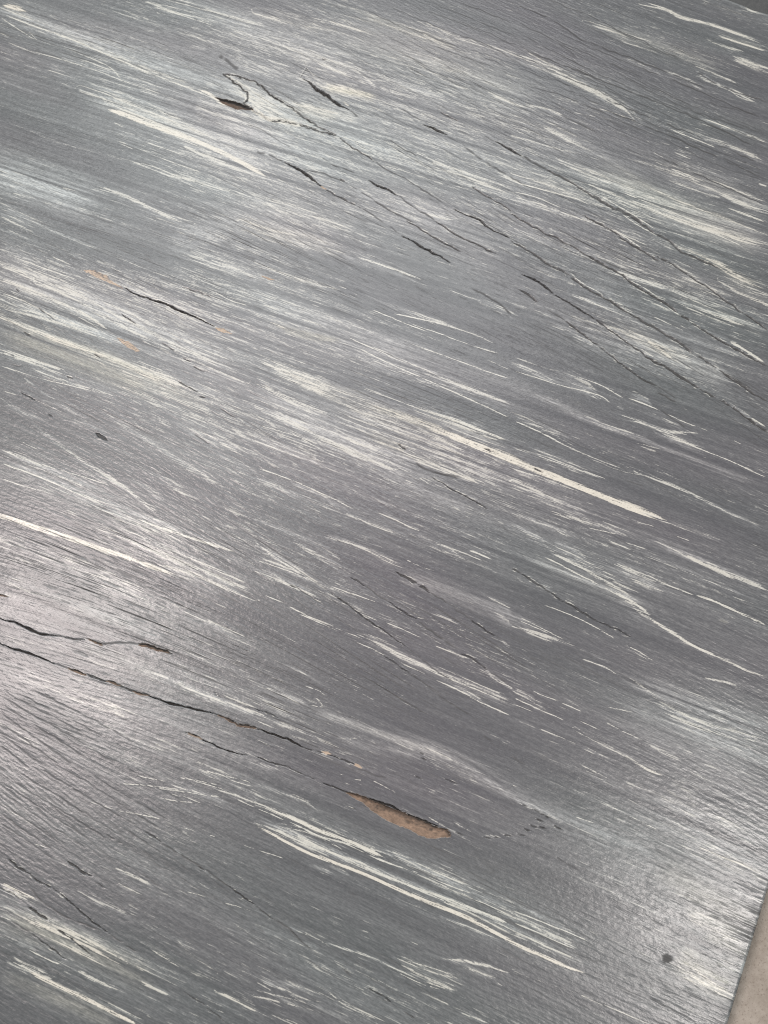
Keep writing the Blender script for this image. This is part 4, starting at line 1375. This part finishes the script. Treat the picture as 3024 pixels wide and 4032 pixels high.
def board_material():
    m, N, L = nodes('distressed_paint')
    bs = N['Principled BSDF']
    tc = N.new('ShaderNodeTexCoord').outputs['Object']
    mp = N.new('ShaderNodeMapping'); L.new(tc, mp.inputs['Vector'])
    mp.vector_type = 'TEXTURE'
    mp.inputs['Rotation'].default_value = (0, 0, -math.radians(27)); mp.inputs['Scale'].default_value = (4.0, 1.0, 1.0)
    gr = mp.outputs['Vector']
    mp2 = N.new('ShaderNodeMapping'); L.new(tc, mp2.inputs['Vector']); mp2.vector_type = 'TEXTURE'
    mp2.inputs['Rotation'].default_value = (0, 0, -math.radians(25)); mp2.inputs['Scale'].default_value = (1.9, 1.0, 1.0)
    g2 = mp2.outputs['Vector']
    at = N.new('ShaderNodeAttribute'); at.attribute_name = 'coat'
    s1 = N.new('ShaderNodeSeparateColor'); L.new(at.outputs['Color'], s1.inputs[0])
    wh, wa, ba, tone = s1.outputs[0], s1.outputs[1], s1.outputs[2], at.outputs['Alpha']
    a2 = N.new('ShaderNodeAttribute'); a2.attribute_name = 'wear_shade'
    s2 = N.new('ShaderNodeSeparateColor'); L.new(a2.outputs['Color'], s2.inputs[0])
    cr, pore_shade, pk = s2.outputs[0], s2.outputs[1], s2.outputs[2]
    fine = noise(N, L, gr, 900, 2, .6); grit = noise(N, L, tc, 700, 2, .6); wide = noise(N, L, gr, 60, 3, .6)
    mp3 = N.new('ShaderNodeMapping'); L.new(tc, mp3.inputs['Vector']); mp3.vector_type = 'TEXTURE'
    mp3.inputs['Rotation'].default_value = (0, 0, -math.radians(21.6)); mp3.inputs['Scale'].default_value = (26.0, 1.0, 1.0)
    hair = noise(N, L, mp3.outputs['Vector'], 1500, 2, .55)
    dark = mixc(N, L, pk, (.074, .084, .087), (.091, .083, .099))
    dark = mixc(N, L, math_(N, L, 'MULTIPLY', wide, .55), dark, (.135, .142, .146))
    dark = mixc(N, L, math_(N, L, 'MULTIPLY', math_(N, L, 'SUBTRACT', math_(N, L, 'ADD', math_(N, L, 'MULTIPLY', fine, .6), math_(N, L, 'MULTIPLY', hair, .4)), .42), 1.4), dark, (.21, .215, .22))
    wash_sheen_c = mixc(N, L, cr, mixc(N, L, pk, (.50, .545, .54), (.60, .57, .56)), (.66, .64, .50))
    c = mixc(N, L, math_(N, L, 'MULTIPLY', wa, math_(N, L, 'MAXIMUM', .15, math_(N, L, 'ADD', -.9, math_(N, L, 'MULTIPLY', math_(N, L, 'ADD', fine, hair), 1.8)))), dark, wash_sheen_c)
    white_c = mixc(N, L, cr, mixc(N, L, pk, (.63, .64, .575), (.65, .63, .575)), (.76, .71, .60))
    br = math_(N, L, 'ADD', math_(N, L, 'MULTIPLY', math_(N, L, 'SUBTRACT', hair, .5), 2.6), math_(N, L, 'MULTIPLY', math_(N, L, 'SUBTRACT', fine, .5), .8))
    br = math_(N, L, 'ADD', br, math_(N, L, 'MULTIPLY', math_(N, L, 'SUBTRACT', grit, .5), .6))
    mr = N.new('ShaderNodeMapRange'); mr.interpolation_type = 'SMOOTHSTEP'
    L.new(math_(N, L, 'ADD', wh, br), mr.inputs['Value'])
    mr.inputs['From Min'].default_value = .38; mr.inputs['From Max'].default_value = .74
    w2 = math_(N, L, 'MULTIPLY', mr.outputs[0], math_(N, L, 'MINIMUM', 1.0, math_(N, L, 'ADD', math_(N, L, 'MULTIPLY', wh, 1.08), .02)))
    c = mixc(N, L, w2, c, white_c)
    wn0 = math_(N, L, 'ADD', math_(N, L, 'MULTIPLY', noise(N, L, gr, 330, 4, .75), .55), math_(N, L, 'MULTIPLY', noise(N, L, tc, 170, 3, .7), .45))
    wn = math_(N, L, 'ADD', -.9, math_(N, L, 'MULTIPLY', wn0, 2.8))
    wn = math_(N, L, 'MINIMUM', 1.0, math_(N, L, 'MAXIMUM', 0.0, wn))
    pale = mixc(N, L, wn, (.44, .345, .25), (.64, .52, .41)); brown = mixc(N, L, wn, (.060, .036, .024), (.33, .215, .145))
    thin = math_(N, L, 'ADD', math_(N, L, 'MULTIPLY', math_(N, L, 'SUBTRACT', math_(N, L, 'ADD', fine, hair), .80), 3.5), math_(N, L, 'MULTIPLY', tone, 2.5))
    ba_m = math_(N, L, 'MULTIPLY', ba, math_(N, L, 'MINIMUM', 1.0, math_(N, L, 'MAXIMUM', .1, thin)))
    c = mixc(N, L, ba_m, c, mixc(N, L, tone, pale, brown))
    c = mixc(N, L, pore_shade, c, (.020, .018, .016))
    mul = N.new('ShaderNodeMix'); mul.data_type = 'RGBA'; mul.blend_type = 'MULTIPLY'; mul.inputs[0].default_value = 1
    L.new(c, mul.inputs[6])
    v = math_(N, L, 'ADD', .80, math_(N, L, 'MULTIPLY', grit, .40))
    cc = N.new('ShaderNodeCombineColor'); [L.new(v, cc.inputs[i]) for i in range(3)]
    L.new(cc.outputs[0], mul.inputs[7]); L.new(mul.outputs[2], bs.inputs['Base Color'])
    rg = math_(N, L, 'ADD', .22, math_(N, L, 'MULTIPLY', noise(N, L, g2, 25, 3, .6), .18))
    rg = math_(N, L, 'ADD', rg, math_(N, L, 'MULTIPLY', math_(N, L, 'MAXIMUM', ba, pore_shade), .45))
    L.new(rg, bs.inputs['Roughness'])
    bs.inputs['Specular IOR Level'].default_value = .7
    b1 = N.new('ShaderNodeBump'); b1.inputs['Strength'].default_value = .38; b1.inputs['Distance'].default_value = .0006
    L.new(noise(N, L, g2, 430, 2, .5), b1.inputs['Height'])
    b2 = N.new('ShaderNodeBump'); b2.inputs['Strength'].default_value = .16; b2.inputs['Distance'].default_value = .0003
    L.new(math_(N, L, 'ADD', fine, math_(N, L, 'MULTIPLY', grit, .6)), b2.inputs['Height']); L.new(b1.outputs[0], b2.inputs['Normal'])
    L.new(b2.outputs[0], bs.inputs['Normal'])
    return m
def stone_material(name, lo, hi, speck):
    m, N, L = nodes(name); bs = N['Principled BSDF']
    tc = N.new('ShaderNodeTexCoord').outputs['Object']
    a, b, g = noise(N, L, tc, 30, 5, .7), noise(N, L, tc, 220, 5, .75), noise(N, L, tc, 700, 2, .5)
    sp = N.new('ShaderNodeMapRange'); sp.inputs['From Min'].default_value = .38; sp.inputs['From Max'].default_value = .62; L.new(math_(N, L, 'ADD', math_(N, L, 'MULTIPLY', a, .5), math_(N, L, 'MULTIPLY', b, .5)), sp.inputs['Value'])
    c = mixc(N, L, sp.outputs[0], lo, hi)
    c = mixc(N, L, math_(N, L, 'MULTIPLY', math_(N, L, 'GREATER_THAN', g, .62), .45), c, speck)
    L.new(c, bs.inputs['Base Color']); bs.inputs['Roughness'].default_value = .62
    bu = N.new('ShaderNodeBump'); bu.inputs['Strength'].default_value = .25; bu.inputs['Distance'].default_value = .0005
    L.new(g, bu.inputs['Height']); L.new(bu.outputs[0], bs.inputs['Normal'])
    return m
MAT = board_material()

# ------------------------------------------------------------------ the floor it lies on
def sheet(name, corners, z, thick, m, n=1):
    v = [(x, y, z) for x, y in corners] + [(x, y, z - thick) for x, y in corners]
    k = len(corners)
    f = [tuple(range(k))] + [(i, k + i, k + (i + 1) % k, (i + 1) % k) for i in range(k)]
    me = bpy.data.meshes.new(name); me.from_pydata(v, [], f); me.materials.append(m); me.update()
    o = bpy.data.objects.new(name, me); SC.collection.objects.link(o); o['kind'] = 'structure'
    return o
sheet('floor', [(-4, -4), (4, -4), (4, 4), (-4, 4)], 0.0, .05, stone_material('beige_screed', (.27, .232, .19), (.41, .365, .312), (.16, .12, .095)))
gu = [(-2.6, f1v - .06), (1.4, f1v - .06), (1.4, f1v + 1.4), (-2.6, f1v + 1.4)]
sheet('ground', [uv_xy(a, b + FK * (a - f1u)) for a, b in gu], .004, .003, stone_material('plain_dark', (.060, .063, .063), (.095, .098, .097), (.14, .14, .135)))  # plain dark sheet for the unidentified surface beyond the far edge

# ------------------------------------------------------------------ the board: one grid, cut into its parts
root = bpy.data.objects.new('wooden_board', None); SC.collection.objects.link(root)
root.location = (0, 0, TOP)
root['label'] = 'distressed charcoal grey wooden board with white brush streaks and cracked grain'
root['category'] = 'board'
coords = np.stack([X, Y, Z], -1).reshape(-1, 3).astype(np.float32)
coat = np.stack([WHITE, WASH_SHEEN, BAREW, TONE], -1).reshape(-1, 4).astype(np.float32)
wear_shade = np.stack([CREAM, PORE_SHADE, PINK, np.ones_like(CREAM)], -1).reshape(-1, 4).astype(np.float32)
vid = np.arange(NV * NU).reshape(NV, NU)
c00, c10, c11, c01 = vid[:-1, :-1], vid[:-1, 1:], vid[1:, 1:], vid[1:, :-1]
fpart = PART[:-1, :-1].copy()
fin = INVIEW[:-1, :-1] | INVIEW[1:, 1:] | INVIEW[:-1, 1:] | INVIEW[1:, :-1]
BS = 16
keep = np.ones(fin.shape, bool); ngons = []
for j in range(0, NV - 1, BS):
    for i in range(0, NU - 1, BS):
        j1, i1 = min(j + BS, NV - 1), min(i + BS, NU - 1)
        if not fin[j:j1, i:i1].any():
            keep[j:j1, i:i1] = False; fpart[j:j1, i:i1] = 0
            ngons.append(np.concatenate([vid[j, i:i1], vid[j:j1, i1], vid[j1, i1:i:-1], vid[j1:j:-1, i]]))
quads = np.stack([c00, c10, c11, c01], -1)
def build(name, face_list, parent, extra=None):
    """face_list: flat vertex ids and per-face sizes"""
    ids = np.concatenate([f.ravel() for f in face_list]); sizes = np.concatenate([np.full(len(f), f.shape[1]) if f.ndim == 2 else np.array([len(f)]) for f in face_list])
    used, inv = np.unique(ids, return_inverse=True)
    co, ca, we = coords[used], coat[used], wear_shade[used]
    if extra is not None:
        ec, ea, ew, ei, es = extra(used)
        co, ca, we = np.vstack([co, ec]), np.vstack([ca, ea]), np.vstack([we, ew]); inv = np.concatenate([inv, ei]); sizes = np.concatenate([sizes, es])
    me = bpy.data.meshes.new(name)
    me.vertices.add(len(co)); me.vertices.foreach_set('co', co.astype(np.float32).ravel())
    me.loops.add(len(inv)); me.loops.foreach_set('vertex_index', inv.astype(np.int32))
    me.polygons.add(len(sizes)); me.polygons.foreach_set('loop_start', np.r_[0, np.cumsum(sizes)[:-1]].astype(np.int32))
    me.update(calc_edges=True)
    for nm, arr in (('coat', ca), ('wear_shade', we)):
        at = me.attributes.new(nm, 'FLOAT_COLOR', 'POINT'); at.data.foreach_set('color', arr.astype(np.float32).ravel())
    me.polygons.foreach_set('use_smooth', np.ones(len(sizes), bool))
    me.materials.append(MAT); me.update()
    o = bpy.data.objects.new(name, me); SC.collection.objects.link(o); o.parent = parent
    return o
def skirt(used):
    ring = np.concatenate([vid[0, :-1], vid[:-1, -1], vid[-1, :0:-1], vid[:0:-1, 0]])
    idx = np.searchsorted(used, ring); n0 = len(used); n = len(ring)
    lowc = coords[ring].copy(); lowc[:, 2] = -.0095
    low = n0 + np.arange(n); nxt = np.roll(np.arange(n), -1)
    f = np.stack([idx, low, low[nxt], idx[nxt]], -1)
    cz = coat[ring] * np.array([.2, .4, 1, 1]); 
    return lowc, cz, wear_shade[ring], np.concatenate([f.ravel(), low[::-1]]), np.concatenate([np.full(n, 4), [n]])
SEEN = fin & keep
def components(m):
    lab = np.where(m, np.arange(1, m.size + 1).reshape(m.shape), 0)
    while True:
        q = np.pad(lab, 1); n = lab.copy()
        for dj in (0, 1, 2):
            for di in (0, 1, 2): n = np.maximum(n, q[dj:dj + m.shape[0], di:di + m.shape[1]])
        n = np.where(m, n, 0)
        if (n == lab).all(): return lab
        lab = n
final = []
for pid, kind, lab in parts:
    jj, ii = np.nonzero((fpart == pid) & keep)
    if not len(jj): continue
    js, is_ = slice(jj.min(), jj.max() + 1), slice(ii.min(), ii.max() + 1)
    sub = (fpart[js, is_] == pid) & keep[js, is_]
    cl = components(sub); ids, cnt = np.unique(cl[cl > 0], return_counts=True)
    for c_, n_ in zip(ids, cnt):
        if n_ < 24: fpart[js, is_][cl == c_] = 0
        elif c_ != ids[cnt.argmax()]:
            nid = 10000 + len(final); fpart[js, is_][cl == c_] = nid; final.append((nid, kind, lab))
    if cnt.max() >= 24: final.append((pid, kind, lab))
parts = final
body = [quads[(fpart == 0) & keep]] + [g for g in ngons]
build('panel', body, root, skirt)
nm = 0
for pid, kind, lab in parts:
    sel = (fpart == pid) & keep
    o = build(kind, [quads[sel]], root); nm += 1
    if lab and kind != 'paint_streak': o['label'] = lab
print('grid', NU, NV, 'faces', int(keep.sum()), 'ngons', len(ngons), 'parts', nm)

# ------------------------------------------------------------------ a pale fibre lying on the paint
def fibre():
    import bmesh
    bm = bmesh.new()
    def tube(path, r0, r1):
        P = smooth(path); rings = []
        for k, (x, y) in enumerate(P):
            a = P[min(k + 1, len(P) - 1)] - P[max(k - 1, 0)]; a = a / np.hypot(*a); n = np.array([-a[1], a[0]])
            r = r0 + (r1 - r0) * k / (len(P) - 1)
            hz = .0004 + .0012 * math.sin(math.pi * k / (len(P) - 1))
            rings.append([bm.verts.new((x + n[0] * r * math.cos(q), y + n[1] * r * math.cos(q), hz + r * math.sin(q))) for q in np.linspace(0, 2 * math.pi, 7)[:-1]])
        for a, b in zip(rings[:-1], rings[1:]):
            for i in range(6): bm.faces.new((a[i], a[(i + 1) % 6], b[(i + 1) % 6], b[i]))
        bm.faces.new(rings[0][::-1]); bm.faces.new(rings[-1])
    def tp(*w): return np.stack(to_plane(*pts('1,0', w).T), 1)
    tube(tp('286,500', '305,470', '325,440', '322,415', '312,395'), .00028, .00014)
    tube(tp('325,440', '345,460', '360,480', '374,498'), .00022, .00012)
    me = bpy.data.meshes.new('lint_fibre'); bm.to_mesh(me); bm.free()
    m, N, L = nodes('pale_fibre'); bs = N['Principled BSDF']; tc = N.new('ShaderNodeTexCoord').outputs['Object']
    L.new(mixc(N, L, noise(N, L, tc, 400), (.62, .62, .60), (.80, .80, .76)), bs.inputs['Base Color']); bs.inputs['Roughness'].default_value = .7
    me.materials.append(m)
    for p_ in me.polygons: p_.use_smooth = True
    o = bpy.data.objects.new('lint_fibre', me); SC.collection.objects.link(o); o.location = (0, 0, TOP)
    o['label'] = 'thin pale forked lint fibre at the end of a wide black crack'; o['category'] = 'fibre'
fibre()
